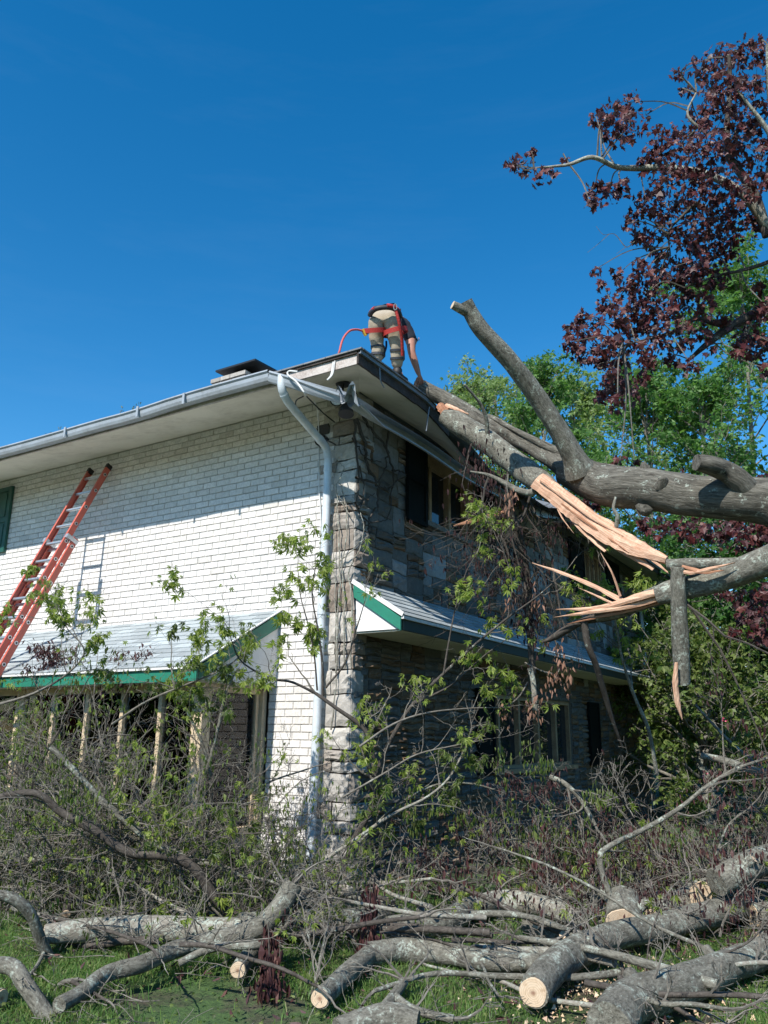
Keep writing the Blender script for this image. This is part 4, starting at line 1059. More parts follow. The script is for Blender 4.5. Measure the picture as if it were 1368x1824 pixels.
for (x, y, n, s) in [(990, 1145, 12, .05), (1000, 1175, 24, .06), (1003, 1195, 24, .06), (985, 1200, 16, .04), (982, 1225, 12, .05), (905, 1260, 22, .06), (940, 1260, 14, .05), (955, 1255, 18, .05), (1010, 1225, 8, .03), (955, 1065, 18, .05), (905, 1075, 12, .04), (905, 880, 16, .05), (910, 895, 12, .04)]:
    c = K(x, y, 7.9); cl.append(c + rg.normal(size=(n, 3)) * s * np.array([.8, .8, 1.3]))
o = leaves("dead_leaves", np.vstack(cl), .058, MT['leaf_dead'], tree, 'wilt', .7); tag(o, kind="stuff")
mb = MB()
for q in [((985, 1130, 7.9), (992, 1150, 7.9), (1000, 1180, 7.9), (985, 1215, 7.9)), ((935, 1180, 8.3), (965, 1195, 8.1), (985, 1200, 7.9)), ((940, 1215, 8.0), (925, 1240, 7.9), (905, 1258, 7.9)), ((950, 1235, 8.2), (955, 1250, 7.95), (960, 1260, 7.9)), ((905, 845, 7.95), (903, 870, 7.9), (910, 895, 7.9))]:
    mb.tube(smooth_path(kk(*q), per=4), [.007] * ((len(q) - 1) * 4 + 1), 5)
mb.build("hanging_twigs", MT['twig'], tree, kind="stuff")

# ================================================================ PURPLE MAPLE
pm = empty("purple_maple", (8.6, 1.6, 0), "purple leaved maple reaching in from the right against the blue sky", "maple tree")
PMB = [
    ([(1420, 460, 9.3), (1368, 404, 9.3), (1323, 346, 9.3), (1265, 313, 9.4), (1191, 299, 9.4), (1130, 300, 9.4), (1097, 297, 9.4), (1055, 280, 9.3), (1014, 293, 9.3), (980, 297, 9.3), (951, 299, 9.3)], [.06, .056, .05, .045, .04, .035, .03, .026, .02, .012, .006], 'bark_pale'),
    ([(1368, 420, 9.3), (1345, 350, 9.4), (1323, 313, 9.5), (1300, 280, 9.5), (1294, 240, 9.6), (1300, 160, 9.6), (1299, 100, 9.6)], [.06, .055, .05, .042, .036, .03, .022], 'bark_dark'),
    ([(1390, 270, 9.0), (1364, 227, 9.0), (1340, 195, 9.0), (1315, 163, 9.0)], [.035, .028, .02, .012], 'bark_pale'),
    ([(1450, 430, 9.5), (1368, 467, 9.5), (1320, 482, 9.5), (1282, 490, 9.5), (1220, 512, 9.4)], [.03, .026, .02, .016, .008], 'bark_dark'),
    ([(1450, 520, 10), (1368, 547, 10), (1302, 582, 9.9), (1261, 612, 9.8), (1228, 640, 9.8)], [.075, .065, .055, .04, .02], 'bark_dark'),
    ([(1302, 582, 9.9), (1270, 575, 9.8), (1240, 568, 9.7), (1200, 590, 9.6), (1150, 605, 9.5), (1110, 615, 9.4)], [.045, .035, .03, .02, .013, .006], 'bark_dark'),
    ([(1368, 330, 9.2), (1380, 250, 9.2), (1372, 150, 9.2), (1368, 80, 9.2)], [.06, .05, .04, .03], 'bark'),
    ([(1240, 360, 9.5), (1215, 385, 9.5), (1193, 410, 9.4), (1192, 440, 9.4)], [.02, .016, .012, .008], 'bark_dark'),
    ([(1240, 165, 9.6), (1225, 205, 9.5), (1260, 240, 9.5)], [.01, .015, .02], 'bark_pale'),
]
mb = MB(); mb.tube(smooth_path([(8.6, 1.6, -.1), (8.5, 1.5, 1.5), (8.2, 1.3, 3.0), tuple(K(1460, 560, 9.9)), tuple(K(1430, 470, 9.4)), tuple(K(1400, 430, 9.3))], per=6), np.linspace(.34, .09, 31), 20, True, True, .06, 4)
mb.build("trunk", MT['bark_old'], pm, smooth=True)
for px, rad, mt in PMB:
    limb("limb", px, rad, mt, 6, 10, .06, 3, parent=pm)
CL = [(930, 292, 26), (910, 285, 14), (945, 268, 12), (962, 312, 22), (983, 305, 14), (1008, 285, 10), (1090, 208, 30), (1118, 182, 26), (1125, 222, 26), (1150, 205, 14), (1062, 208, 18), (1072, 235, 16), (1100, 240, 22),
      (1060, 335, 22), (1085, 345, 26), (1050, 360, 16), (1110, 332, 18), (1205, 135, 16), (1215, 130, 14), (1240, 105, 10), (1220, 160, 14),
      (1255, 120, 24), (1285, 100, 28), (1320, 92, 30), (1355, 92, 30), (1300, 140, 36), (1345, 150, 40), (1265, 165, 34), (1290, 200, 42), (1340, 215, 40), (1245, 215, 32), (1360, 270, 36), (1310, 265, 40), (1260, 265, 42), (1215, 255, 34), (1180, 245, 28), (1165, 275, 26), (1145, 290, 16),
      (1200, 300, 36), (1240, 320, 42), (1290, 330, 42), (1340, 330, 32), (1175, 330, 26), (1150, 355, 24), (1190, 365, 34), (1235, 375, 40), (1280, 385, 40), (1325, 380, 28), (1130, 380, 20), (1120, 398, 16), (1145, 415, 24), (1180, 405, 22), (1215, 420, 28), (1255, 425, 38), (1295, 425, 26), (1340, 405, 16), (1160, 430, 14),
      (1170, 450, 16), (1190, 470, 24), (1230, 465, 34), (1270, 460, 34), (1300, 455, 18), (1240, 500, 34), (1280, 495, 22), (1210, 500, 30), (1175, 490, 22), (1140, 480, 24), (1100, 490, 16), (1060, 480, 13), (1075, 505, 14), (1120, 510, 24), (1155, 520, 30),
      (1075, 535, 22), (1095, 560, 30), (1130, 555, 36), (1170, 555, 38), (1210, 550, 36), (1250, 545, 26), (1060, 570, 20), (1030, 560, 12), (1025, 585, 24), (1015, 610, 20), (1045, 600, 30), (1035, 635, 22), (1065, 635, 18), (1085, 605, 26), (1125, 590, 34), (1165, 600, 34), (1210, 595, 32), (1250, 590, 22),
      (1085, 645, 30), (1110, 625, 22), (1100, 670, 34), (1125, 690, 28), (1085, 690, 26), (1070, 705, 16), (1100, 715, 20), (1155, 640, 22), (1150, 665, 18), (1195, 635, 20), (1215, 655, 12), (1230, 648, 14), (1265, 620, 14), (1290, 570, 18), (1340, 560, 26), (1365, 545, 22), (1330, 600, 34), (1360, 620, 30), (1315, 625, 18), (1360, 655, 12), (1355, 510, 12),
      (1090, 660, 14), (1150, 935, 16), (1180, 935, 20), (1215, 940, 24), (1250, 940, 24), (1290, 950, 30), (1330, 950, 36), (1365, 955, 30), (1235, 955, 14), (1170, 950, 10), (1340, 1075, 34), (1365, 1060, 26), (1300, 1060, 16), (1285, 1058, 10), (1330, 1095, 20), (1365, 1105, 28), (1355, 1135, 24), (1310, 1125, 14), (1105, 820, 14), (1130, 825, 6), (1215, 838, 8), (1360, 848, 9), (1060, 895, 12), (1045, 890, 10)]
rg = np.random.default_rng(20)
CL += [(rg.uniform(1385, 1680), rg.uniform(70, 640), rg.uniform(26, 44)) for _ in range(46)]      # the crown goes on past the frame
PMB += [([(1430, 470, 9.4), (1500, 380, 9.4), (1560, 260, 9.4), (1580, 140, 9.4)], [.10, .07, .045, .02], 'bark'), ([(1450, 520, 9.6), (1540, 480, 9.5), (1640, 430, 9.5)], [.07, .04, .015], 'bark')]
for px, rad, mt in PMB[-2:]:
    limb("limb", px, rad, mt, 6, 10, .06, 3, parent=pm)
pts = []; mb = MB(); rg = np.random.default_rng(21)
limb_pts = np.vstack([smooth_path([K(*q) for q in px], per=5) for px, _, _ in PMB])
for (x, y, s) in CL:
    k = rg.normal(9.5, .35) if y < 800 else rg.normal(9.2, .4)
    R = s * k / F; n = int(2 + (s / 7.2) ** 2 * 3.7); c = K(x, y, k)
    dirs = rg.normal(size=(n, 3)); dirs /= np.linalg.norm(dirs, axis=1)[:, None]
    q = c + dirs * (R * rg.random((n, 1)) ** .45) * np.array([1, 1, 1.0])
    pts.append(q)
    j = np.argmin(np.linalg.norm(limb_pts - c, axis=1)); b = limb_pts[j]
    if np.linalg.norm(b - c) < 1.6:
        m_ = (b + c) / 2 + rg.normal(size=3) * .05 + [0, 0, .06]; sp = smooth_path([b, m_, c], per=4); mb.tube(sp, np.linspace(.011, .005, len(sp)), 4, False, False)
    for i in range(max(2, n // 9)):
        e = q[rg.integers(n)]; sp = smooth_path([c, (c + e) / 2 + rg.normal(size=3) * .02, e], per=3); mb.tube(sp, np.linspace(.004, .002, len(sp)), 3, False, False)
pts = np.vstack(pts)
for (q, r) in [(((1130, 430, 9.3), (1115, 440, 9.3), (1095, 417, 9.3), (1075, 418, 9.3), (1062, 403, 9.3)), .008), (((1115, 440, 9.3), (1098, 452, 9.3)), .005), (((1085, 417, 9.3), (1065, 435, 9.3), (1046, 450, 9.3)), .005)]:
    sp = smooth_path(kk(*q), per=4); mb.tube(sp, np.linspace(r, .002, len(sp)), 4)
mb.build("twigs", MT['twig'], pm, kind="stuff")
leaves("crown", pts, .064, MT['leaf_purple'], pm, 'maple', .62, .42, label="dark purple maple leaves")


# ================================================================ BACKGROUND TREES
def bg_tree(px, py_top, dist, width, mat, label, nleaf=9000, lsize=.16, seed=1, trunk_r=.16, dens=1.0, name="deciduous_tree", low=.12, kindl='clump', cat="tree", group="trees behind the house"):
    """dist: metres from the camera; top given by the photograph row"""
    d = ray(px, 1310); d = d[:2] / np.linalg.norm(d[:2]); base = np.array([CAM[0] + d[0] * dist, CAM[1] + d[1] * dist, 0.0])
    top = ray(px, py_top); hh = (CAM[2] + dist * top[2] / np.linalg.norm(top[:2])) * 1.0; rg = np.random.default_rng(seed)
    root = empty(name, base, label, cat, group)
    outs = []; an = []
    n = 8; sp = [base + [0, 0, -.1]]
    for i in range(n): sp.append(sp[-1] + np.array([rg.normal() * .12, rg.normal() * .12, hh * .93 / n]))
    sp = np.array(sp); rad = trunk_r * (1 - .85 * np.linspace(0, 1, n + 1))
    mbt = MB(); mbt.tube(sp, rad, 10, False, True, .05, seed % 7)
    mbt.build("trunk", MT['bark_pale'] if dens < .7 else MT['bark'], root, smooth=True)
    nb = 34
    for i in range(nb):
        t = low + (1 - low) * (i + .5) / nb; p = sp[0] + (sp[-1] - sp[0]) * t; a = i * 2.4 + rg.uniform(-.4, .4)
        prof_ = math.sin(math.pi * min(1, .18 + .80 * (t - low) / (1 - low))) ** .7; L = width / 2 * prof_ * rg.uniform(.7, 1.15)
        grow(outs, an, p, (math.cos(a), math.sin(a), .35 + .7 * t), max(.3, L), .045 * (1.1 - .6 * t), 2, (4, 5), .16, .03, rg, .006)
    for i in range(5): grow(outs, an, sp[-2], (rg.normal() * .3, rg.normal() * .3, 1), hh * .16, .03, 2, (4, 4), .12, .05, rg, .006)
    mbb = MB(); tubes(mbb, outs, .03, seed); mbb.build("branches", MT['twig'], root)
    an = np.array(an); nleaf = int(nleaf * 1.15); idx = rg.integers(0, len(an), nleaf); q = an[idx] + rg.normal(size=(nleaf, 3)) * .13 * np.array([1, 1, .8])
    leaves("crown", q, lsize * .68, mat, root, kindl, .25, .35, .3)
    return root


BG = [
    (820, 640, 24, 5.6, 'leaf_pale', "sparse pale green tree just right of the bent man", 6000, .12, .5),
    (905, 650, 27, 6, 'leaf_pale', "pale airy tree between the man and the upright sawn limb", 7000, .13, .5),
    (980, 615, 25, 5.5, 'leaf_tree', "bright green tree just right of the upright sawn limb", 8000, .16, .9),
    (1075, 660, 30, 7, 'leaf_pale', "green tree behind the tip of the lowest purple foliage", 7000, .18, .9),
    (1175, 640, 24, 6.0, 'leaf_tree', "mid green tree behind the middle of the trunk and the purple maple", 7000, .17, .9),
    (1370, 420, 26, 7.5, 'leaf_tree', "tallest green tree behind the purple maple at the right edge", 8000, .19, .9),
    (1290, 640, 23, 5.0, 'leaf_tree', "bluish green tree above the trunk stub at the right", 6000, .15, .8),
    (1190, 1000, 26, 6.5, 'leaf_dark', "low dark tree beyond the far corner of the house", 8000, .17, 1.0),
    (1320, 1080, 22, 6.5, 'leaf_tree', "bushy green tree low at the right edge behind the hanging limb", 9000, .16, 1.0),
    (1450, 900, 20, 6.5, 'leaf_dark', "dark leafy tree low behind the end of the trunk", 7000, .17, 1.0),
    (1240, 1150, 18, 5.0, 'leaf_wilt', "dense green shrub tree behind the brush right of the house corner", 8000, .13, 1.0),
]
for i, (px, py, ds, w, mt, lb, nl, ls, de) in enumerate(BG):
    bg_tree(px, py, ds, w, MT[mt], lb, nl, ls, 100 + i, dens=de, low=.08 if py > 900 else .22)

# ring of woods added to darken panes and cut skylight; fills gaps between trees
rg = np.random.default_rng(404)
m = 15000; a = rg.uniform(0, 2 * math.pi, m); r_ = rg.uniform(42, 50, m); top_ = 7.5 + 2.0 * np.sin(a * 9) + 1.2 * np.sin(a * 23 + 1)
q = np.stack([CAM[0] + r_ * np.cos(a), CAM[1] + 6 + r_ * np.sin(a), top_ * rg.random(m) ** .8], -1)
tag(leaves("added_woods_ring", q, .95, MT['leaf_dark'], None, 'clump', .2), kind="stuff")

# ================================================================ LOGS AND BRUSH
def G(x, y, z=0.1): return P(x, y, 2, z)


def log(label, pts, rads, mat='bark', cuts=(0,), name="log", group=None, cat="log", knots=2, seg=20):
    """pts: world points along the axis"""
    seed = rnd.randint(1, 12)
    sp = smooth_path(pts, per=6); rr = smooth_path([[r] for r in rads], per=6)[:, 0]
    mb = MB(); mb.tube(sp, rr, seg, True, True, .05, seed)
    o = mb.build(name, MT[mat], None, smooth=True, label=label, cat=cat, group=group)
    if rads[0] > .07 and len(sp) > 8:
        for j in range(knots):
            i_ = int(len(sp) * (.3 + .4 * j) ) ; t = unit(sp[min(i_ + 1, len(sp) - 1)] - sp[i_ - 1]); s_ = unit(np.cross(t, [0, 0, 1]) * rnd.choice([-1, -1, 1]) + np.array([0, 0, rnd.uniform(.3, 1.2)]) + t * .5); rk = rr[i_] * rnd.uniform(.22, .38)
            mb = MB(); mb.tube([sp[i_] + s_ * rr[i_] * .5, sp[i_] + s_ * rr[i_] * 1.05, sp[i_] + s_ * rr[i_] * rnd.uniform(1.25, 1.7)], [rk * 1.7, rk * 1.15, rk], 12, False, True, .1, seed, 0, 1); mb.build("branch_stub", [MT[mat], MT['cut']], o, smooth=True)
    for c in cuts:
        p = sp[0] if c == 0 else sp[-1]; t = unit(sp[0] - sp[1]) if c == 0 else unit(sp[-1] - sp[-2]); r = rr[0] if c == 0 else rr[-1]
        mb = MB(); mb.tube([p + t * .001, p + t * .006], [r * .93, r * .90], seg, False, True, .05, seed, aseed=0); mb.build("cut_end", MT['cut'], o)
    return o


def gp(*q): return [G(*a) for a in q]


LOGS = [
    ("large curved log with a pale sawn end lying in the grass at bottom right", gp((950, 1768, .13), (972, 1738, .14), (1010, 1705, .15), (1080, 1672, .16), (1150, 1655, .16), (1220, 1640, .17), (1290, 1622, .18), (1368, 1600, .2), (1450, 1585, .22)), [.088, .102, .106, .102, .098, .102, .108, .11, .11], 'bark', (0,)),
    ("short thick stump piece with its sawn face towards the lawn behind the curved log", [G(1112, 1648, .16), G(1112, 1648, .16) + [-.05, .18, .06], G(1112, 1648, .16) + [-.1, .38, .1]], [.15, .15, .14], 'bark', (0,)),
    ("grey log lying half behind the curved log near its middle", gp((945, 1648, .1), (975, 1660, .1), (1010, 1675, .1), (1050, 1688, .1)), [.085, .095, .095, .09], 'bark', ()),
    ("pale log with a split end pointing left above the curved log", gp((1152, 1632, .12), (1195, 1615, .14), (1240, 1602, .15), (1290, 1590, .15)), [.115, .12, .12, .12], 'bark_pale', (0,)),
    ("thick pale log at the right edge with a flat cut end", gp((1256, 1603, .22), (1300, 1588, .26), (1368, 1572, .3), (1460, 1555, .34)), [.17, .175, .18, .19], 'bark_pale', (0,)),
    ("lichen spotted log rising to the right edge on top of the thick pale log", gp((1275, 1572, .42), (1320, 1550, .5), (1368, 1530, .55), (1450, 1500, .62)), [.11, .12, .125, .13], 'bark', ()),
    ("small round cut log end at the right edge above the lawn", [G(1342, 1632, .13), G(1342, 1632, .13) + [.25, .22, .02], G(1342, 1632, .13) + [.6, .5, .04]], [.10, .10, .10], 'bark', (0,)),
    ("pale cut log end lowest at the right edge beside the wood chips", [G(1352, 1680, .1), G(1352, 1680, .1) + [.3, .22, .02], G(1352, 1680, .1) + [.7, .5, .04]], [.08, .085, .085], 'bark', (0,)),
    ("lichen covered log running off the bottom right corner", gp((1085, 1830, .12), (1120, 1785, .13), (1180, 1765, .13), (1250, 1742, .13), (1320, 1712, .13), (1400, 1680, .14)), [.12, .12, .115, .11, .10, .10], 'bark', ()),
    ("thin log with a bright round cut end in the middle of the lawn", gp((570, 1778, .09), (600, 1752, .09), (640, 1716, .09), (665, 1695, .1), (690, 1688, .1)), [.058, .062, .066, .066, .06], 'bark', (0,)),
    ("dark log stretching right across the grass from the thin cut ended log", gp((655, 1700, .1), (720, 1692, .1), (800, 1700, .09), (870, 1712, .09), (960, 1715, .09)), [.08, .085, .075, .07, .06], 'bark', ()),
    ("long pale lit log lying behind the left branch", gp((80, 1664, .12), (150, 1658, .13), (250, 1652, .13), (340, 1655, .13), (432, 1658, .13)), [.07, .085, .09, .09, .085], 'bark_pale', (0,)),
    ("dark thick log behind the crossing of branches left of centre", gp((425, 1650, .16), (520, 1645, .15), (620, 1640, .14), (690, 1625, .13)), [.10, .10, .09, .08], 'bark', ()),
    ("pale log in the leaf litter behind the dark thick log", gp((540, 1605, .12), (600, 1606, .12), (690, 1612, .12)), [.07, .075, .07], 'bark_pale', (1,)),
    ("sunlit lichen log in the middle among the brush", gp((690, 1655, .12), (740, 1648, .13), (800, 1640, .13), (835, 1618, .14), (870, 1610, .15)), [.09, .10, .10, .09, .085], 'bark', ()),
    ("two toned log with peeled end lying right of the sunlit lichen log", gp((830, 1622, .13), (880, 1606, .14), (935, 1608, .14), (990, 1622, .12), (1030, 1640, .1)), [.085, .09, .095, .09, .07], 'bark_pale', ()),
    ("grey log behind the stump piece with a ragged right end", gp((1060, 1615, .14), (1110, 1600, .14), (1160, 1592, .14)), [.09, .095, .09], 'bark', (1,)),
    ("broken off grey log in the brush with a split pale right end at far left", [P(-20, 1528, 1, -2.3), P(30, 1526, 1, -2.25), P(70, 1530, 1, -2.2), P(102, 1524, 1, -2.15)], [.06, .065, .068, .07], 'bark', (1,)),
    ("smooth grey log stub lying at the left edge above the bent branch", [P(-30, 1585, 1, -2.2), P(20, 1590, 1, -2.15), P(64, 1594, 1, -2.1)], [.07, .075, .06], 'bark_pale', ()),
    ("short stub of branch with a small sawn end hanging in the left brush", [P(118, 1628, 1, -2.35), P(124, 1600, 1, -2.2), P(128, 1560, 1, -2.0), P(105, 1530, 1, -1.9)], [.04, .045, .04, .035], 'bark_dark', (0,)),
    ("short stub under the branch crossing on the lawn", gp((424, 1728, .07), (436, 1712, .08), (455, 1690, .1)), [.055, .06, .055], 'bark', (0,)),
    ("small cut branch end on the grass at the lower left edge", gp((2, 1778, .06), (-25, 1772, .06), (-60, 1765, .06)), [.05, .05, .05], 'bark', (0,)),
    ("lichen topped log just cutting the bottom edge near the middle", gp((600, 1835, .06), (650, 1822, .07), (700, 1815, .08), (745, 1822, .07)), [.06, .075, .08, .06], 'bark', ()),
]
for q in LOGS: log(*q)
EL = [(410, 1748)]

DIRT = []


def branch(label, pts, r0, r1, mat='bark', twigs=6, tl=.7, leaf=None, nl=4, lsize=.05, name="fallen_branch", side=None, trop=.0, forks=(), seed=None, group=None, lvl=2, kids=(3, 4), twr=.35, droop=.62, kind='spray', twm='twig'):
    """one fallen branch: bark, its twigs, and the leaves still on it"""
    rg = np.random.default_rng(seed if seed is not None else rnd.randint(0, 99999))
    sp = smooth_path(pts, per=6); n = len(sp); rr = np.linspace(r0, r1, n)
    mb = MB(); mb.tube(sp, rr, 12 if r0 > .03 else 8, True, True, .07, int(rg.integers(1, 12)))
    for (fp, fa, fb) in forks:
        s2 = smooth_path(fp, per=6); mb.tube(s2, np.linspace(fa, fb, len(s2)), 8, True, True, .07, 3)
    o = mb.build(name, MT[mat], None, smooth=True, label=label, cat="branch", group=group)
    outs = []; an = []
    paths = [(sp, rr)] + [(smooth_path(fp, per=6), np.linspace(fa, fb, (len(fp) - 1) * 6 + 1)) for fp, fa, fb in forks]
    for (q, r) in paths:
        k = twigs if q is sp else max(3, twigs // 2)
        for i in range(k):
            t = rg.uniform(.15, 1.0) ** .8 * (len(q) - 1); j = min(len(q) - 2, int(t)); d = unit(q[j + 1] - q[j])
            s = unit(np.cross(d, rg.normal(size=3))); dd = d * .6 + s * .8 + np.array([0, 0, .25])
            grow(outs, an, q[j], dd, tl * rg.uniform(.5, 1.2), min(r[j] * .6, .011), lvl, kids, .2, trop, rg)
        grow(outs, an, q[-1], unit(q[-1] - q[-2]), tl, min(r[-1], .012), lvl, kids, .18, trop, rg)
    mb = MB(); tubes(mb, outs); tag(mb.build("twigs", MT[twm], o), kind="stuff")
    if leaf:
        an = np.array(an); sel = an[rg.random(len(an)) < twr * .36]
        if len(sel):
            pos = np.repeat(sel, nl, 0); pos = pos + rg.normal(size=pos.shape) * lsize * .7
            lo = leaves("leaves", pos, lsize * (1.25 if kind == 'spray' else 1), MT[leaf], o, kind, droop); tag(lo, kind="stuff") if len(pos) > 400 else None
    return o


def kp(k0, k1, *q):
    """points whose distance runs from k0 to k1"""
    n = len(q); return [K(x, y, k0 + (k1 - k0) * i / max(1, n - 1)) for i, (x, y) in enumerate(q)]


branch("dark upright branch with green sprays rising in front of the stone corner", kp(7.4, 7.6, (578, 1600), (610, 1545), (640, 1480), (668, 1420), (664, 1350), (650, 1300), (600, 1262), (562, 1235)), .036, .016, 'bark_dark', 6, .55, 'leaf_green', 4, .048,
       forks=[(kp(7.6, 7.3, (562, 1235), (520, 1215), (480, 1208), (430, 1178), (412, 1140)), .014, .005), (kp(7.6, 7.7, (575, 1240), (574, 1180), (566, 1120), (556, 1060), (562, 1010)), .015, .004), (kp(7.6, 7.6, (580, 1225), (615, 1180), (635, 1120), (650, 1070)), .012, .004), (kp(7.5, 7.9, (668, 1380), (700, 1310), (735, 1255), (790, 1200), (850, 1145), (905, 1100), (960, 1060), (1010, 1015)), .022, .005),
              (kp(7.6, 8.0, (740, 1252), (800, 1222), (860, 1170), (900, 1140)), .014, .004), (kp(7.5, 7.8, (790, 1200), (800, 1140), (812, 1080), (830, 1020), (850, 985)), .010, .003), (kp(7.7, 7.9, (905, 1100), (912, 1040), (900, 990), (885, 960)), .009, .003)],
       seed=3, trop=.03, twr=.30)
branch("forked twig cluster with bright green leaves crossing below the pent roof", kp(7.2, 7.7, (640, 1330), (700, 1290), (760, 1270), (830, 1262), (900, 1260)), .012, .004, 'twig', 6, .55, 'leaf_green', 4, .05, seed=8, trop=.02, twr=.2)
branch("slim grey branch standing in front of the bay's wide corner post", kp(7.4, 7.5, (366, 1560), (368, 1480), (376, 1400), (362, 1330), (330, 1260), (308, 1215)), .024, .010, 'bark', 5, .5, 'leaf_wilt', 4, .045, seed=4, forks=[(kp(7.4, 7.5, (368, 1378), (388, 1300), (400, 1240), (418, 1200)), .018, .007)])
branch("long dark branch arching over the left brush down to the logs", kp(6.6, 6.6, (-30, 1425), (60, 1412), (110, 1448), (170, 1480), (230, 1518), (300, 1525), (345, 1545), (385, 1600), (430, 1640), (478, 1632)), .026, .050, 'bark_dark', 9, .6, 'leaf_wilt', 4, .045, seed=5, twm='bark_dark')
branch("grey branch slanting down from the upper left towards the crossing", kp(6.9, 6.8, (90, 1330), (130, 1370), (180, 1425), (215, 1455), (260, 1490), (300, 1515), (345, 1540)), .024, .038, 'bark', 7, .7, 'leaf_green', 4, .045, seed=6)
branch("bent smooth branch sweeping from the left edge to the big fork", kp(5.7, 6.0, (-30, 1592), (20, 1600), (55, 1630), (75, 1680), (100, 1722), (140, 1728), (180, 1738)), .036, .045, 'bark', 3, .5, None, seed=7)
branch("thick lichen marked branch lying across the grass from lower left up to the sawn top", [G(105, 1790, .07), G(150, 1765, .08), G(190, 1735, .1), G(250, 1718, .12), G(310, 1692, .14), G(370, 1676, .18), G(425, 1665, .22), G(470, 1645, .3), G(500, 1612, .42), G(522, 1575, .55)], .045, .075, 'bark', 2, .4, None, seed=9)
branch("pale thin branch resting beside the thick lichen marked branch", [G(318, 1716, .08), G(360, 1695, .14), G(400, 1685, .18), G(440, 1685, .2), G(475, 1680, .2), G(490, 1655, .25)], .026, .03, 'bark', 1, .4, None, seed=10)
branch("short upright branch stub leaning right behind the sawn top", [G(515, 1640, .1), P(520, 1610, 1, -1.6), P(540, 1590, 1, -1.5), P(552, 1572, 1, -1.4)], .05, .04, 'bark', 1, .4, None, seed=11)
branch("dark branch sloping down to the bottom left corner", kp(4.9, 4.6, (-40, 1720), (20, 1722), (45, 1755), (75, 1800), (100, 1840)), .045, .05, 'bark', 2, .3, None, seed=12)
branch("curved small branch standing out of the left grass", kp(5.2, 5.2, (90, 1795), (100, 1765), (112, 1750), (140, 1745)), .018, .014, 'bark', 1, .3, None, seed=13)
branch("dark twig lying on the left grass under the thick branch", [G(128, 1748, .1), G(160, 1765, .07), G(190, 1782, .05)], .014, .008, 'bark_dark', 2, .3, None, seed=131)
branch("slender forked branch leaning out of the grass at the bottom middle", kp(4.9, 5.6, (505, 1840), (530, 1805), (560, 1755), (572, 1700), (582, 1655)), .017, .008, 'bark', 3, .4, None, seed=14, forks=[(kp(5.3, 5.6, (562, 1750), (556, 1700), (545, 1650)), .010, .005)])
branch("grey forked branch at the bottom edge left of the centre lawn", [G(640, 1835, .05), G(680, 1800, .06), G(705, 1770, .08), G(718, 1750, .1)], .03, .034, 'bark', 1, .3, None, seed=15, forks=[([G(700, 1772, .08), G(730, 1795, .07), G(770, 1808, .06), G(808, 1815, .05)], .026, .022)])
branch("thin branch slanting up right over the lawn from the bottom edge", kp(4.7, 5.4, (645, 1840), (690, 1790), (725, 1745), (760, 1705)), .013, .006, 'twig', 2, .4, None, seed=16)
branch("sunlit pale branch lying diagonal in the brush below the stone wall", kp(7.0, 7.4, (560, 1545), (640, 1490), (700, 1450), (760, 1420), (800, 1385), (828, 1335)), .016, .008, 'bark_pale', 8, .5, 'leaf_wilt', 4, .05, seed=17, trop=-.02)
branch("grey branch snaking through the purple brush towards the right", kp(6.6, 7.2, (1110, 1660), (1088, 1600), (1068, 1530), (1090, 1505), (1150, 1475), (1210, 1440), (1260, 1400), (1310, 1370), (1368, 1350)), .030, .012, 'bark', 9, .7, 'leaf_deadp', 4, .05, seed=18, kind='wilt', droop=.8)
branch("broken branch with a splintered pale tip poking from the right brush", kp(8.4, 8.0, (1250, 1346), (1290, 1355), (1340, 1372), (1400, 1385)), .035, .045, 'bark', 4, .5, 'leaf_deadp', 4, .05, seed=19, kind='wilt', droop=.8)
branch("bare straight branch leaning in the green behind the purple brush", kp(9.0, 8.4, (1238, 1255), (1270, 1290), (1310, 1330), (1360, 1370), (1410, 1400)), .014, .02, 'bark', 6, .6, 'leaf_wilt', 4, .05, seed=20)
branch("pale leafy branch rising past the far corner of the house", kp(9.6, 9.2, (1170, 1380), (1155, 1300), (1130, 1240), (1110, 1180), (1100, 1130), (1092, 1085)), .026, .010, 'bark_pale', 9, .7, 'leaf_green', 5, .055, seed=21, trop=.02)
branch("snapped branch with a pale broken tip below the ground floor window", kp(7.9, 7.6, (980, 1384), (1005, 1395), (1035, 1425), (1060, 1470)), .028, .02, 'bark', 5, .5, 'leaf_wilt', 5, .055, seed=22, kind='wilt', droop=.8)
branch("slender branch with drooping green leaves left of the ground floor window", kp(7.6, 7.9, (640, 1500), (700, 1440), (770, 1400), (830, 1395), (890, 1410), (950, 1440)), .012, .006, 'bark', 9, .6, 'leaf_wilt', 8, .055, seed=23, kind='wilt', droop=.85, trop=-.04, twr=.35)
branch("bare arching twigs crossing in front of the dark ground floor wall", kp(7.2, 7.4, (610, 1420), (680, 1380), (740, 1345), (800, 1330), (850, 1320)), .010, .004, 'twig', 8, .6, None, seed=24)
branch("thin dark stemmed shoot with leaves rising at the bottom right", kp(5.6, 5.9, (1148, 1770), (1152, 1720), (1158, 1670), (1175, 1620), (1190, 1590)), .008, .004, 'bark_dark', 3, .3, None, seed=25)
branch("dark bent branch above the lichen covered corner log", kp(5.2, 5.5, (1090, 1800), (1110, 1730), (1090, 1690), (1060, 1660)), .014, .006, 'bark_dark', 3, .4, None, seed=26, forks=[(kp(5.2, 5.4, (1100, 1760), (1180, 1745), (1260, 1710), (1330, 1680), (1368, 1640)), .012, .005)])
branch("pile of straight thin sticks at the lower right corner", kp(4.9, 5.2, (1240, 1760), (1290, 1785), (1330, 1815), (1380, 1850)), .016, .008, 'twig', 10, .8, None, seed=27)
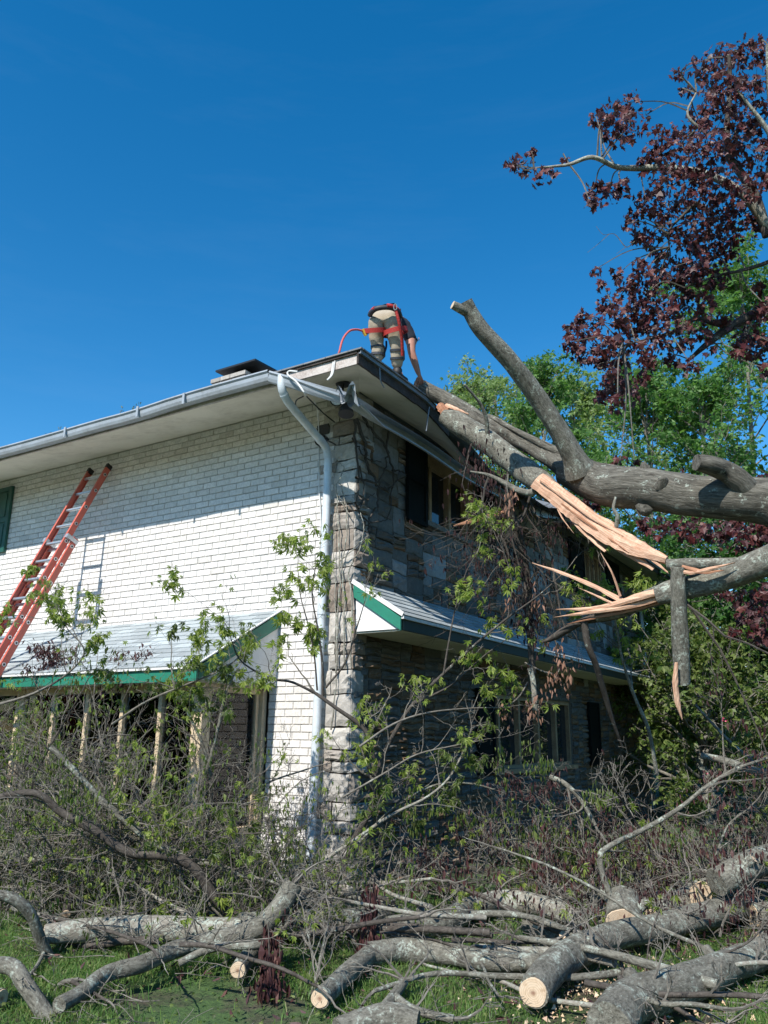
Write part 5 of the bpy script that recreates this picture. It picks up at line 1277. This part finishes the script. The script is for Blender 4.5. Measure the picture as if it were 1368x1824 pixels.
branch("wilting purple leafed branch hanging down over the lawn left of centre", kp(6.0, 5.1, (520, 1560), (500, 1620), (485, 1680), (478, 1740), (474, 1790)), .010, .004, 'bark_dark', 5, .18, 'leaf_deadp', 6, .055, seed=28, kind='wilt', droop=.92, trop=-.4, lvl=1, kids=(4,), twr=1)
branch("second wilting purple leafed branch hanging right of the thin cut ended log", kp(6.4, 5.7, (668, 1560), (660, 1620), (658, 1670), (655, 1715)), .008, .004, 'bark_dark', 5, .18, 'leaf_deadp', 6, .055, seed=29, kind='wilt', droop=.92, trop=-.4, lvl=1, kids=(4,), twr=1)
branch("top branch of the left brush reaching over the bay roof edge", kp(7.4, 7.3, (-20, 1260), (60, 1235), (120, 1200), (150, 1160), (120, 1120)), .014, .005, 'twig', 8, .6, 'leaf_green', 5, .045, seed=30)
branch("leafy branch crossing in front of the bay roof's green end", kp(7.5, 7.4, (200, 1290), (260, 1250), (330, 1220), (390, 1195), (430, 1160), (400, 1110)), .012, .004, 'twig', 9, .6, 'leaf_green', 5, .045, seed=31)
branch("small upright shoot with leaves left of the downspout", kp(7.6, 7.8, (565, 1230), (560, 1170), (548, 1110), (535, 1060), (530, 1010)), .010, .003, 'bark_dark', 5, .3, 'leaf_green', 5, .05, seed=32, trop=.05)
for (x0, y0, x1, y1, k, k2, n, lb) in ((478, 1655, 482, 1795, 5.55, 5.02, 190, "bunch of shrivelled purple leaves hanging to the lawn left of centre"), (660, 1580, 653, 1722, 6.1, 5.6, 140, "bunch of shrivelled purple leaves hanging by the start of the dark lawn log")):
    rg = np.random.default_rng(n); t_ = rg.random(n); q = np.array([K(x0 + (x1 - x0) * a, y0 + (y1 - y0) * a, k + (k2 - k) * a) for a in t_]) + rg.normal(size=(n, 3)) * .03 * (1 + .6 * t_[:, None])
    q[:, 2] = np.maximum(q[:, 2], .05); mb = MB(); mb.tube(smooth_path([K(x0, y0 - 12, k), K((x0 + x1) / 2, (y0 + y1) / 2, (k + k2) / 2), K(x1, y1, k2)], per=4), .005, 5); o = mb.build("leaf_bunch", MT['bark_dark'], None, label=lb, cat="leaf bunch")
    tag(leaves("leaves", q, .075, MT['leaf_deadp'], o, 'wilt', .85, .3), kind="stuff")
# clumps of torn out brush sitting on the bay roof
for (x, y, yy, n, lb) in ((105, 1170, -1.25, 200, "dark tangled clump of brush caught on the bay roof edge near the ladder"), (215, 1180, -1.2, 90, "smaller dark clump of brush lying on the bay roof right of the big clump")):
    c = P(x, y, 1, yy); rg = np.random.default_rng(n); outs = []; an = []
    for i in range(16): grow(outs, an, c + rg.normal(size=3) * .08 * np.array([1.6, .5, .5]), rg.normal(size=3), .35, .006, 1, (4,), .3, -.05, rg)
    mb = MB(); tubes(mb, outs); o = mb.build("brush_clump", MT['bark_dark'], None, label=lb, cat="brush clump")
    an = np.array(an); sel = an[rg.integers(0, len(an), n * 3)] + rg.normal(size=(n * 3, 3)) * .04; sel = sel - (sel - c) * .25
    tag(leaves("leaves", sel, .055, MT['leaf_deadp'], o, 'wilt', .6), kind="stuff")

# the tangle: twigs nobody could count ---------------------------------
# loose branches among the logs and standing in the pile
MARKS = [((1060, 1690), "the curved log"), ((1112, 1640), "the stump piece"), ((1250, 1750), "the lichen covered corner log"), ((600, 1745), "the thin cut ended log"), ((800, 1705), "the dark lawn log"), ((250, 1655), "the long pale log"),
         ((500, 1600), "the sawn branch top"), ((790, 1635), "the sunlit lichen log"), ((360, 1380), "the bay's corner post"), ((150, 1400), "the left bay panes"), ((555, 1480), "the downspout foot"), ((945, 1310), "the ground floor window"),
         ((660, 1450), "the stone corner"), ((1210, 1200), "the hanging limb"), ((1300, 1570), "the thick pale log"), ((80, 1530), "the far left log"), ((1130, 1480), "the snaking grey branch"), ((240, 1710), "the lichen marked branch"), ((880, 1460), "the snapped pale tipped branch")]
used_labels = set()


def proj(p):
    v = np.asarray(p, float) - CAM; k = v @ FW; return W / 2 + F * (v @ RR) / k, H / 2 - F * (v @ UU) / k


def place_label(look, p):
    x, y = proj(p); opts = []
    for (mx, my), nm in MARKS:
        dx, dy = x - mx, y - my; rel = ("right of" if dx > 0 else "left of") if abs(dx) > abs(dy) * 1.3 else ("below" if dy > 0 else "above")
        opts.append((math.hypot(dx, dy), f"{look} {rel} {nm}"))
    for d_, l in sorted(opts)[:3]:
        if l not in used_labels: used_labels.add(l); return l
    return None


rg = np.random.default_rng(501)
for i in range(44):
    x, y = rg.uniform(-2.6, 4.6), rg.uniform(-3.3, -.5)
    if x > 1.2 and y < -2.2: y = rg.uniform(-1.8, -.4)
    a = rg.uniform(-.5, .6) + (math.pi if rg.random() < .5 else 0); L = rg.uniform(.7, 1.9); z = rg.uniform(.05, .3); d = np.array([math.cos(a), math.sin(a), rg.uniform(-.02, .18)])
    p0 = np.array([x, y, z]); pts_ = [p0]
    for k in range(4): d = unit(d + rg.normal(size=3) * np.array([.22, .22, .08])); pts_.append(pts_[-1] + d * L / 4)
    for q in pts_: q[2] = max(q[2], .03)
    r_ = rg.uniform(.012, .036); px_, py_ = proj(pts_[2])
    lb = place_label(("thick " if r_ > .026 else "thin ") + ['grey', 'dark', 'pale'][i % 3] + " branch lying loose", pts_[2])
    if lb is None or not (0 < px_ < 1368 and py_ < 1800): continue
    branch(lb, pts_, r_, r_ * .55, ['bark', 'bark_dark', 'bark_pale'][i % 3], 3, .4, None, seed=600 + i, group="loose branches among the logs", name="loose_branch")
for i in range(46):
    left = i % 2 == 0
    x, y = (rg.uniform(-4.2, .4), rg.uniform(-2.4, -1.3)) if left else (rg.uniform(.9, 5.6), rg.uniform(-.3, 3.6))
    p0 = np.array([x, y, rg.uniform(.05, .6)]); d = unit(np.array([rg.normal(), rg.normal() * .5, rg.uniform(.15, .9 if left else .35)])); L = rg.uniform(1.0, 2.1 if left else 1.3); pts_ = [p0]
    for k in range(4): d = unit(d + rg.normal(size=3) * .2 - np.array([0, 0, .06])); pts_.append(pts_[-1] + d * L / 4)
    r_ = rg.uniform(.009, .022); lf = i % 3 == 0; px_, py_ = proj(pts_[2])
    lb = place_label(("leafy " if lf else "bare ") + ("grey" if i % 4 < 2 else "dark") + " forked branch in the brush", pts_[2])
    if lb is None or not (0 < px_ < 1368 and py_ < 1800): continue
    branch(lb, pts_, r_, r_ * .4, 'bark' if i % 4 < 2 else 'bark_dark', 7, .5, ('leaf_wilt' if left else 'leaf_deadp') if lf else None, seed=700 + i, group="forked branches standing in the brush", name="brush_branch", kind='wilt', droop=.8, lsize=.045, twr=.3)

rg = np.random.default_rng(77)
outs = []; aL = []; aR = []; aP = []


def seed_brush(n, xr, yr, zt, L, anch, d0=(0, 0, .6), r=(.005, .013), lv=2, kids=(4, 5), tr=.0, w=.17):
    for i in range(n):
        x = rg.uniform(*xr); y = rg.uniform(*yr); z = rg.uniform(0, zt) * rg.uniform(.2, 1)
        d = rg.normal(size=3) * np.array([1, .7, .5]) + np.array(d0)
        grow(outs, anch, (x, y, z), d, L * rg.uniform(.5, 1.3), rg.uniform(*r), lv, kids, w, tr, rg)


seed_brush(230, (-4.4, -.2), (-2.5, -1.5), 1.75, 1.0, aL, (0, 0, .5))        # in front of the bay
seed_brush(80, (-1.2, 1.6), (-2.3, -.8), .8, .8, aL, (0, 0, .4))
seed_brush(170, (-4.4, -1.3), (-2.4, -1.7), 2.3, .8, aL, (0, 0, .3), (.004, .010))
seed_brush(60, (-1.3, .9), (-2.2, -1.3), 1.6, .8, aL, (0, 0, .3), (.004, .010))
seed_brush(45, (-3.0, 1.3), (-3.0, -2.2), .5, .6, aL, (0, 0, .2))
seed_brush(230, (.8, 5.2), (-.6, 2.4), .5, .75, aP, (0, 0, .2))
seed_brush(120, (2.8, 7.0), (1.5, 6.5), .8, .9, aP, (0, 0, .3))
seed_brush(26, (1.0, 3.4), (0.0, 2.0), .6, .6, aR, (0, 0, .2))
mb = MB(); tubes(mb, outs, .02); mb.build("brush_tangle", MT['twig'], None, kind="stuff")
outs = []
seed_brush(130, (-4.4, 1.0), (-2.4, -1.2), 1.6, .9, aL, (0, 0, .5), (.004, .010)); seed_brush(150, (1, 6.2), (-.4, 4), .6, .8, aP, (0, 0, .2), (.004, .010))
mb = MB(); tubes(mb, outs, .02); mb.build("brush_tangle", MT['bark_dark'], None, kind="stuff")  # dark twigs, more of them added to stand in for shade among the brush


def scatter(an, frac, nl, size, mat, kind, droop, spread=.05, name="brush_leaves", zmax=9):
    an = np.array(an); sel = an[(rg.random(len(an)) < frac) & (an[:, 2] > 0.12) & (an[:, 2] < zmax)]; p = np.repeat(sel, nl, 0) + rg.normal(size=(len(sel) * nl, 3)) * spread
    p = p[p[:, 2] > .01]; tag(leaves(name, p, size, MT[mat], None, kind, droop), kind="stuff")


scatter(aL, .034, 5, .040, 'leaf_wilt', 'wilt', .8); scatter(aL, .012, 5, .042, 'leaf_green', 'spray', .6)
scatter(aP, .028, 5, .05, 'leaf_deadp', 'wilt', .85, zmax=.8); scatter(aP, .03, 5, .05, 'leaf_black', 'wilt', .85, zmax=.8); scatter(aP, .010, 5, .05, 'leaf_green', 'spray', .6)
scatter(aR, .12, 6, .045, 'leaf_wilt', 'wilt', .85)

# ground litter, grass, chips ------------------------------------------
n = 190000
gx = rg.uniform(-2.6, 6.2, n); gy = rg.uniform(-5.2, 1.2, n)
keep = (np.sin(gx * 2.1 + gy * 1.3) + np.sin(gx * .9 - gy * 2.7 + 1) + rg.normal(0, .5, n) > -0.55) & ~((gx > 2.9) & (gx < 3.9) & (gy > -2.4) & (gy < -1.0) & (rg.random(n) < .85))
gx, gy = gx[keep], gy[keep]; n = len(gx)
h = rg.uniform(.014, .052, n) * (1 + .4 * np.sin(gx * 3 + gy * 2)); a = rg.uniform(0, 6.28, n); lean = rg.normal(0, .035, (n, 2)); w = .0030
z0 = np.full(n, -.03)
ca, sa = w * np.cos(a), w * np.sin(a); lx, ly = lean[:, 0], lean[:, 1]
V = np.stack([np.stack([gx - ca, gy - sa, z0], -1), np.stack([gx + ca, gy + sa, z0], -1), np.stack([gx + lx * .5 - ca * .8, gy + ly * .5 - sa * .8, h * .6], -1), np.stack([gx + lx * .5 + ca * .8, gy + ly * .5 + sa * .8, h * .6], -1), np.stack([gx + lx * 1.3, gy + ly * 1.3, h], -1)], 1)
b = np.arange(n)[:, None] * 5; Fc = np.concatenate([b + [0, 1, 2], b + [1, 3, 2], b + [2, 3, 4]])
mb = MB(); mb.add(V.reshape(-1, 3), Fc); mb.build("grass", MT['grass'], None, kind="stuff")
m = 6500; px_ = np.stack([rg.uniform(-2.5, 6, m), rg.uniform(-5, .8, m), rg.uniform(.01, .045, m)], -1)
tag(leaves("ground_cover", px_, .020, MT['leaf_wilt'], None, 'maple', .0, .3, 1.0), kind="stuff")
m = 1500; c = np.array([3.35, -1.75, .02]); q = c + rg.normal(size=(m, 3)) * np.array([.35, .5, .012]); q[:, 2] = np.abs(q[:, 2] - .02) + .012
q2 = np.array([4.2, -.6, .02]) + rg.normal(size=(500, 3)) * np.array([.4, .3, .01]); q2[:, 2] = np.abs(q2[:, 2] - .02) + .012
tag(leaves("wood_chips", np.vstack([q, q2]), .018, MT['chips'], None, 'tri', .0, .4, .6), kind="stuff")
m = 2600; q = np.stack([rg.uniform(-4, 6.5, m), rg.uniform(-3.4, 4, m), rg.uniform(.01, .05, m)], -1)
tag(leaves("leaf_litter", q, .05, MT['leaf_deadp'], None, 'wilt', .0, .3, 1.0), kind="stuff")
# twigs scattered on the lawn
outs = []; an = []
for i in range(170): grow(outs, an, (rg.uniform(-1.6, 5.2), rg.uniform(-4.4, -.8), .035), (rg.normal(), rg.normal(), .06), rg.uniform(.2, .6), .004, 1, (3,), .12, -.02, rg)
mb = MB(); tubes(mb, outs); mb.build("ground_twigs", MT['twig'], None, kind="stuff")
# pink blossom and a dark bottle-like item seen in the brush
for (x, y, k, lb) in ((1256, 1384, 8.6, "tiny pink blossom in the right brush above the grey snaking branch"), (1290, 1282, 9.4, "tiny red blossom in the dark green left of the bare straight branch"), (1345, 1380, 8.6, "tiny pink blossom by the splintered tip at the right edge")):
    o = leaves("blossom", K(x, y, k) + rg.normal(size=(6, 3)) * .012, .026, simple("pink_petal", (.6, .08, .16), .5), None, 'maple', 0, .2); tag(o, lb, "flower")
# bare vine up the stone corner ------------------------------------------
vb = MB(); rg = np.random.default_rng(9)


def vine(pts, r, ax, off):
    r = r * 1.35
    sp = smooth_path([P(x, y, ax, off) for x, y in pts], per=5); sp = sp + rg.normal(size=sp.shape) * .008; vb.tube(sp, np.linspace(r, r * .45, len(sp)), 5, False, False)


for p_, r in [(((632, 745), (634, 800), (640, 850), (634, 905)), .014), (((636, 745), (650, 790), (655, 830), (668, 855), (672, 895), (660, 925), (655, 950)), .016), (((645, 740), (665, 770), (690, 800), (688, 830), (672, 860)), .014),
              (((634, 850), (662, 860), (690, 872), (705, 858), (722, 850)), .014), (((692, 765), (690, 800), (700, 840), (698, 880), (690, 925)), .012), (((632, 895), (650, 925), (672, 930), (690, 925)), .010), (((640, 830), (648, 880), (642, 905)), .008), (((636, 905), (650, 890), (668, 880)), .008),
              (((628, 780), (640, 800), (652, 815), (665, 820), (680, 822)), .008), (((700, 840), (712, 838), (724, 846)), .009), (((648, 930), (662, 945), (640, 975), (630, 1000)), .008)]:
    vine(p_, r, 0, .085)
vb.build("bare_vine", MT['bark_dark'], None, label="dark bare vine climbing the upper stone wall beside the corner", cat="vine")
vb = MB()
for p_, r in [(((600, 1200), (602, 1100), (605, 1000), (603, 930), (600, 860)), .009), (((612, 1190), (613, 1090), (610, 1010), (618, 940), (612, 880)), .008), (((596, 1180), (598, 1080), (594, 980), (598, 900)), .006), (((625, 1190), (628, 1090), (622, 1020), (640, 980), (648, 945), (643, 915)), .008), (((605, 1000), (630, 975), (655, 955)), .006), (((590, 1300), (596, 1240), (600, 1200)), .008), (((615, 900), (605, 860), (612, 830), (598, 822)), .006), (((626, 920), (612, 900), (604, 880)), .005)]:
    vine(p_, r, 1, -.085)
vb.build("bare_vine", MT['bark_pale'], None, label="pale thin vine stems running up the sunlit corner stones", cat="vine")
# debris on the gutter
outs = []; an = []
for x in (-4.6, -4.4, -4.1, -2.9, -2.7, -2.55, -2.4): grow(outs, an, (x, -1.12, 5.52), (rg.normal(), rg.normal() * .4, .4), .14, .003, 1, (3,), .3, 0, rg)
mb = MB(); tubes(mb, outs); o = mb.build("gutter_debris", MT['twig'], None, label="small leafy twigs sticking out of the front gutter", cat="debris")
leaves("leaves", np.array(an)[::2], .03, MT['leaf_wilt'], o, 'wilt', .5)

# ================================================================ MAN ON THE ROOF
MS = dict(
    skin=simple("skin", (0.42, 0.20, 0.14), 0.55, .1, 30, .1), trousers=grimy("khaki_canvas", (0.38, 0.325, 0.245), (0.30, 0.25, 0.18), .9, .4, 7, .4),
    shirt=simple("dark_tshirt", (0.018, 0.022, 0.035), .85, .2, 20, .3), red=simple("red_webbing", (0.42, 0.03, 0.025), .7, .15, 60, .3), boot=simple("black_boot", (0.02, 0.018, 0.016), .6, .2, 20, .3),
    pad=simple("knee_pad", (0.03, 0.035, 0.045), .6, .2, 20, .2), steel=simple("steel", (.5, .5, .5), .35, .1, 20, 0, metal=.8), hair=simple("dark_hair", (.03, .02, .015), .7, .2, 80, .4),
    rope=simple("red_rope", (0.50, 0.10, 0.09), .7, .3, 120, .5), yellow=simple("yellow_device", (.5, .32, .03), .5), bluep=simple("blue_strap", (.02, .04, .2), .6))
KM = 9.35
man = empty("person", (0.48, -0.05, 5.72), "man in khaki trousers and dark shirt bending over on the roof edge with red harness", "person")


def skin_mesh(name, chains, mat, root_i=0, sub=2, parent=man, puff=None, seed=0):
    """chains: lists of (point, rx, ry); shared points are merged so that the surface is one skin"""
    verts = []; rad = []; edges = []; key = {}
    def vid(p, r):
        k = tuple(np.round(p, 4))
        if k not in key: key[k] = len(verts); verts.append(tuple(p)); rad.append(r)
        return key[k]
    for ch in chains:
        prev = None
        for (p, r) in ch:
            i = vid(np.asarray(p, float), r)
            if prev is not None and prev != i: edges.append((prev, i))
            prev = i
    me = bpy.data.meshes.new(name); me.from_pydata(verts, edges, []); o = bpy.data.objects.new(name, me); col.objects.link(o)
    sm = o.modifiers.new("skin", 'SKIN'); sm.branch_smoothing = .6; sm.use_smooth_shade = True
    for i, r in enumerate(rad):
        r = (r, r) if np.isscalar(r) else r; me.skin_vertices[0].data[i].radius = r
    me.skin_vertices[0].data[root_i].use_root = True
    ss = o.modifiers.new("sub", 'SUBSURF'); ss.levels = sub; ss.render_levels = sub
    dg = bpy.context.evaluated_depsgraph_get(); m2 = bpy.data.meshes.new_from_object(o.evaluated_get(dg)); bpy.data.objects.remove(o)
    n = len(m2.vertices); co = np.zeros(n * 3, np.float32); m2.vertices.foreach_get("co", co); co = co.reshape(-1, 3).astype(float)
    if puff:      # cloth folds
        a = puff; s = seed
        from mathutils import noise as mn
        d = np.array([a * 3.2 * (abs(mn.noise(Vector((q[0] * 11 + s, q[1] * 11, q[2] * 9)))) * 2 - .55 + .5 * mn.noise(Vector((q[0] * 30, q[1] * 30 + s, q[2] * 26)))) for q in co])
        nr_ = np.zeros(n * 3, np.float32); m2.vertices.foreach_get("normal", nr_); co = co + nr_.reshape(-1, 3) * d[:, None]
    if parent is not None: co = co - np.array(parent.location)
    m2.vertices.foreach_set("co", co.astype(np.float32).ravel()); m2.materials.clear(); m2.materials.append(mat)
    m2.polygons.foreach_set("use_smooth", np.ones(len(m2.polygons), bool)); m2.name = name
    o = bpy.data.objects.new(name, m2); col.objects.link(o); o.parent = parent; return o


J = lambda x, y, k: K(x, y, k)
pel = J(684, 563, 9.44)
hipL, hipR = J(667, 582, 9.42), J(703, 584, 9.40)
kneL, kneR = J(673, 617, 9.46), J(707, 621, 9.40)
ankL, ankR = J(672, 650, 9.42), J(708, 662, 9.42)
waist = J(694, 556, 9.62); chest = J(710, 573, 9.86); neck = J(725, 592, 10.02); head = J(733, 604, 10.15)
shR = J(731, 594, 9.82); elR = J(733, 628, 9.72); wrR = J(745, 664, 9.72)
shL = J(705, 592, 10.05); elL = J(702, 622, 10.1); wrL = J(712, 650, 10.1)
# body: one continuous surface
palm = J(748.5, 672, 9.72)
fing = []
rt = unit(RR); dn = -UU
for i, (dx, L) in enumerate(((-.034, .062), (-.012, .072), (.012, .068), (.032, .055))):
    b = palm + rt * dx * .8 + dn * .02; f1 = b + dn * L * .5 + rt * dx * .25 + FW * .01; f2 = f1 + dn * L * .5 - rt * .004 + FW * .025
    fing.append([(palm, (.030, .018)), (b, .0105), (f1, .0095), (f2, .0075)])
th = [(palm, (.030, .018)), (palm - rt * .035 + dn * .005 + FW * .01, .011), (palm - rt * .05 + dn * .035 + FW * .03, .009)]
palL = wrL + dn * .06
fl2 = [[(palL, .026), (palL + dn * .05 + rt * dx, .010), (palL + dn * .09 + rt * dx * 1.2, .008)] for dx in (-.03, -.01, .012, .03)] + [[(palL, .026), (palL + rt * -.04 + dn * .03, .009)]]
body = skin_mesh("body", [[(pel, (.11, .10)), (waist - UU * .04, (.08, .08)), (chest, (.12, .11)), (neck, .06), (head, (.09, .10)), (head + dn * .10 + FW * .02, (.07, .08))],
                          [(pel, (.11, .10)), (hipL, .075), (kneL, .058), (ankL, .042)], [(pel, (.11, .10)), (hipR, .075), (kneR, .058), (ankR, .042)],
                          [(chest, (.12, .11)), (shR, .07), ((shR + elR) / 2, .064), (elR, .050), ((elR * 2 + wrR) / 3, .052), (wrR, .034), (palm, (.030, .018))],
                          [(chest, (.12, .11)), (shL, .055), (elL, .038), (wrL, .026), (palL, .026)]] + fing + [th] + fl2, MS['skin'])
skin_mesh("trousers", [[(waist * .45 + pel * .55, (.19, .17)), (pel, (.25, .22)), ((hipL * .7 + pel * .3), (.165, .16)), ((hipL + kneL) / 2, .098), (kneL, .078), ((kneL + ankL) / 2, .078), (ankL + [0, 0, .03], .066)],
                       [(pel, (.25, .22)), ((hipR * .7 + pel * .3), (.165, .16)), ((hipR + kneR) / 2, .100), (kneR, .080), ((kneR + ankR) / 2, .080), (ankR + [0, 0, .03], .068)]], MS['trousers'], 1, 3, puff=.002, seed=1)
skin_mesh("shirt", [[(J(688, 561, 9.50), (.125, .125)), (J(692, 566, 9.58), (.12, .12)), (J(699, 571, 9.68), (.125, .125)), ((waist + chest) / 2 - UU * .06, (.135, .135)), (chest, (.15, .14)), ((chest + neck) / 2, (.12, .1)), (neck, .07)], [(chest, (.15, .14)), (shR, .098), ((shR * .45 + elR * .55), .086)], [(chest, (.15, .14)), (shL, .078), ((shL + elL) / 2, .068)]], MS['shirt'], 1, 2, puff=.004, seed=4)
hm = skin_mesh("hair", [[(head + UU * .02, (.10, .11)), (head + dn * .05 + FW * -.01, (.096, .10))]], MS['hair'])
# face features on the far side of the hanging head
fc = head + FW * .09 + dn * .03
mb = MB(); mb.tube([fc - FW * .02 + dn * -.0, fc + FW * .012 + dn * .02], [.016, .010], 8); mb.build("nose", MS['skin'], man, smooth=True)
for s in (-1, 1):
    mb = MB(); mb.tube([head + rt * s * .088, head + rt * s * .098], [.022, .018], 10); mb.build("ear", MS['skin'], man, smooth=True)
    mb = MB(); mb.tube([fc + rt * s * .03 + UU * .02 - FW * .012, fc + rt * s * .03 + UU * .02 - FW * .002], [.010, .007], 8); mb.build("eye", MS['hair'], man, smooth=True)
mb = MB(); mb.tube([fc + rt * -.022 + dn * .05 - FW * .012, fc + rt * .022 + dn * .05 - FW * .012], .006, 6); mb.build("mouth", MS['red'], man)
for an_, s in ((ankL, -1), (ankR, 1)):
    toe = an_ + np.array([0.02, .18, -.06]); heel = an_ + np.array([0, -.04, -.06])
    skin_mesh("boot", [[(an_ + [0, 0, .05], .068), (an_, .060), (an_ * .5 + heel * .5, .058), (heel * .6 + toe * .4, (.055, .042)), (toe, (.048, .034))]], MS['boot'])
for kn, an_, dx in ((kneL, ankL, 0), (kneR, ankR, 0)):
    mb = MB(); c = kn * .8 + an_ * .2; ud = unit(kn - an_)
    for o_ in (.045, -.05): mb.tube([c + ud * o_, c + ud * (o_ - .028)], [.085, .085], 18, True, True, .02)
    mb.build("knee_strap", MS['pad'], man, smooth=False)
    mb = MB(); f_ = c + np.array([0, .06, .0]); mb.tube([f_ + ud * .08, f_ + ud * .05, f_ - ud * .05, f_ - ud * .09], [.03, .062, .062, .03], 14); mb.build("knee_pad", MS['pad'], man, smooth=True)


def ring(name, c, axis, a, b, w, th, mat, tilt=None, n=36, a0=0, a1=2 * math.pi, updir=None):
    """webbing band round the body: ellipse a (sideways) x b, width w along axis"""
    ax_ = unit(np.array(axis, float)); u = unit(rt - ax_ * (rt @ ax_)); v = np.cross(ax_, u); V = []; f = []
    for i in range(n + 1):
        t = a0 + (a1 - a0) * i / n; r_ = u * a * math.cos(t) + v * b * math.sin(t); o_ = unit(r_)
        V += [c + r_ + ax_ * w / 2, c + r_ - ax_ * w / 2, c + r_ + o_ * th - ax_ * w / 2, c + r_ + o_ * th + ax_ * w / 2]
    for i in range(n):
        for j in range(4): f.append((i * 4 + j, i * 4 + (j + 1) % 4, (i + 1) * 4 + (j + 1) % 4, (i + 1) * 4 + j))
    mb = MB(); mb.add(np.array(V), f); return mb.build(name, mat, man)


spine = unit(waist - pel)
def ribbon(name, pts, w, th, mat, up):
    sp = smooth_path(pts, per=6); t = np.gradient(sp, axis=0); t /= np.linalg.norm(t, axis=1)[:, None]; up = np.array(up, float); o_ = np.cross(t, up); o_ /= np.linalg.norm(o_, axis=1)[:, None]
    up_ = np.cross(o_, t); up_ = np.broadcast_to(up / np.linalg.norm(up), sp.shape); V = np.stack([sp - up_ * w / 2 - o_ * th / 2, sp + up_ * w / 2 - o_ * th / 2, sp + up_ * w / 2 + o_ * th / 2, sp - up_ * w / 2 + o_ * th / 2], 1); n_ = len(sp)
    mb = MB(); mb.tube(sp, w * .5, 10); return mb.build(name, mat, man, smooth=True)


ribbon("harness_belt", [J(659, 561, 9.36), J(662, 556, 9.29), J(670, 550, 9.235), J(685, 547.5, 9.225), J(699, 549, 9.25), J(709, 555, 9.31), J(713, 564, 9.42)], .06, .02, MS['pad'], UU)
ribbon("belt_padding", [J(660, 557, 9.33), J(664, 552, 9.27), J(668, 549, 9.225)], .05, .02, MS['red'], UU)
ribbon("belt_padding", [J(689, 544.5, 9.215), J(698, 546, 9.235), J(707, 551, 9.29), J(712, 559, 9.39)], .055, .02, MS['red'], UU)
ring("leg_loop", (hipL * .8 + kneL * .2) + rt * .0, unit(hipL - kneL) + rt * .12, .142, .138, .055, .010, MS['red'])
ring("leg_loop", (hipR * .8 + kneR * .2), unit(hipR - kneR) - rt * .12, .144, .140, .055, .010, MS['red'])
mb = MB(); a = [J(705, 552, 9.2), J(711, 575, 9.2), J(716, 605, 9.25), J(717, 634, 9.3)]; sp = smooth_path(a, per=40)
t = np.linspace(0, 1, len(sp)); mb.tube(sp, .019 * (1 + .12 * np.sin(t * 330)), 8); mb.build("lanyard", MS['red'], man, smooth=True, label="red coiled lanyard hanging down the right side")
mb = MB(); c = J(704, 547, 9.18)
for i in range(16):
    t0, t1 = 2 * math.pi * i / 16, 2 * math.pi * (i + 1) / 16
    mb.tube([c + rt * .018 * math.cos(t0) + UU * .035 * math.sin(t0), c + rt * .018 * math.cos(t1) + UU * .035 * math.sin(t1)], .006, 6)
mb.build("carabiner", MS['steel'], man)
mb = MB(); c = J(649, 591, 9.35); mb.bar(c + UU * .03 - rt * .02, c - UU * .045 + rt * .02, .03, .035); mb.build("rope_grab", MS['yellow'], man)
mb = MB(); mb.tube(smooth_path([J(688, 608, 9.55), J(688, 618, 9.5), J(685, 628, 9.5)], per=4), .012, 6); mb.build("strap_end", MS['bluep'], man)
mb = MB(); q = smooth_path([J(648, 590, 9.35), J(635, 587, 9.3), J(622, 590, 9.2), J(611, 604, 9.1), J(605, 625, 9.0), J(602, 640, 9.05), (0.25, -0.55, RZ + .2), (-.6, .2, roof_z(-.6, .2) + .03), (-2.5, 1.5, roof_z(-2.5, 1.5) + .03)], per=8)
mb.tube(q, .013, 8); mb.build("rope", MS['rope'], None, smooth=True, label="red rope looping from the man's hip down over the roof edge", cat="rope")
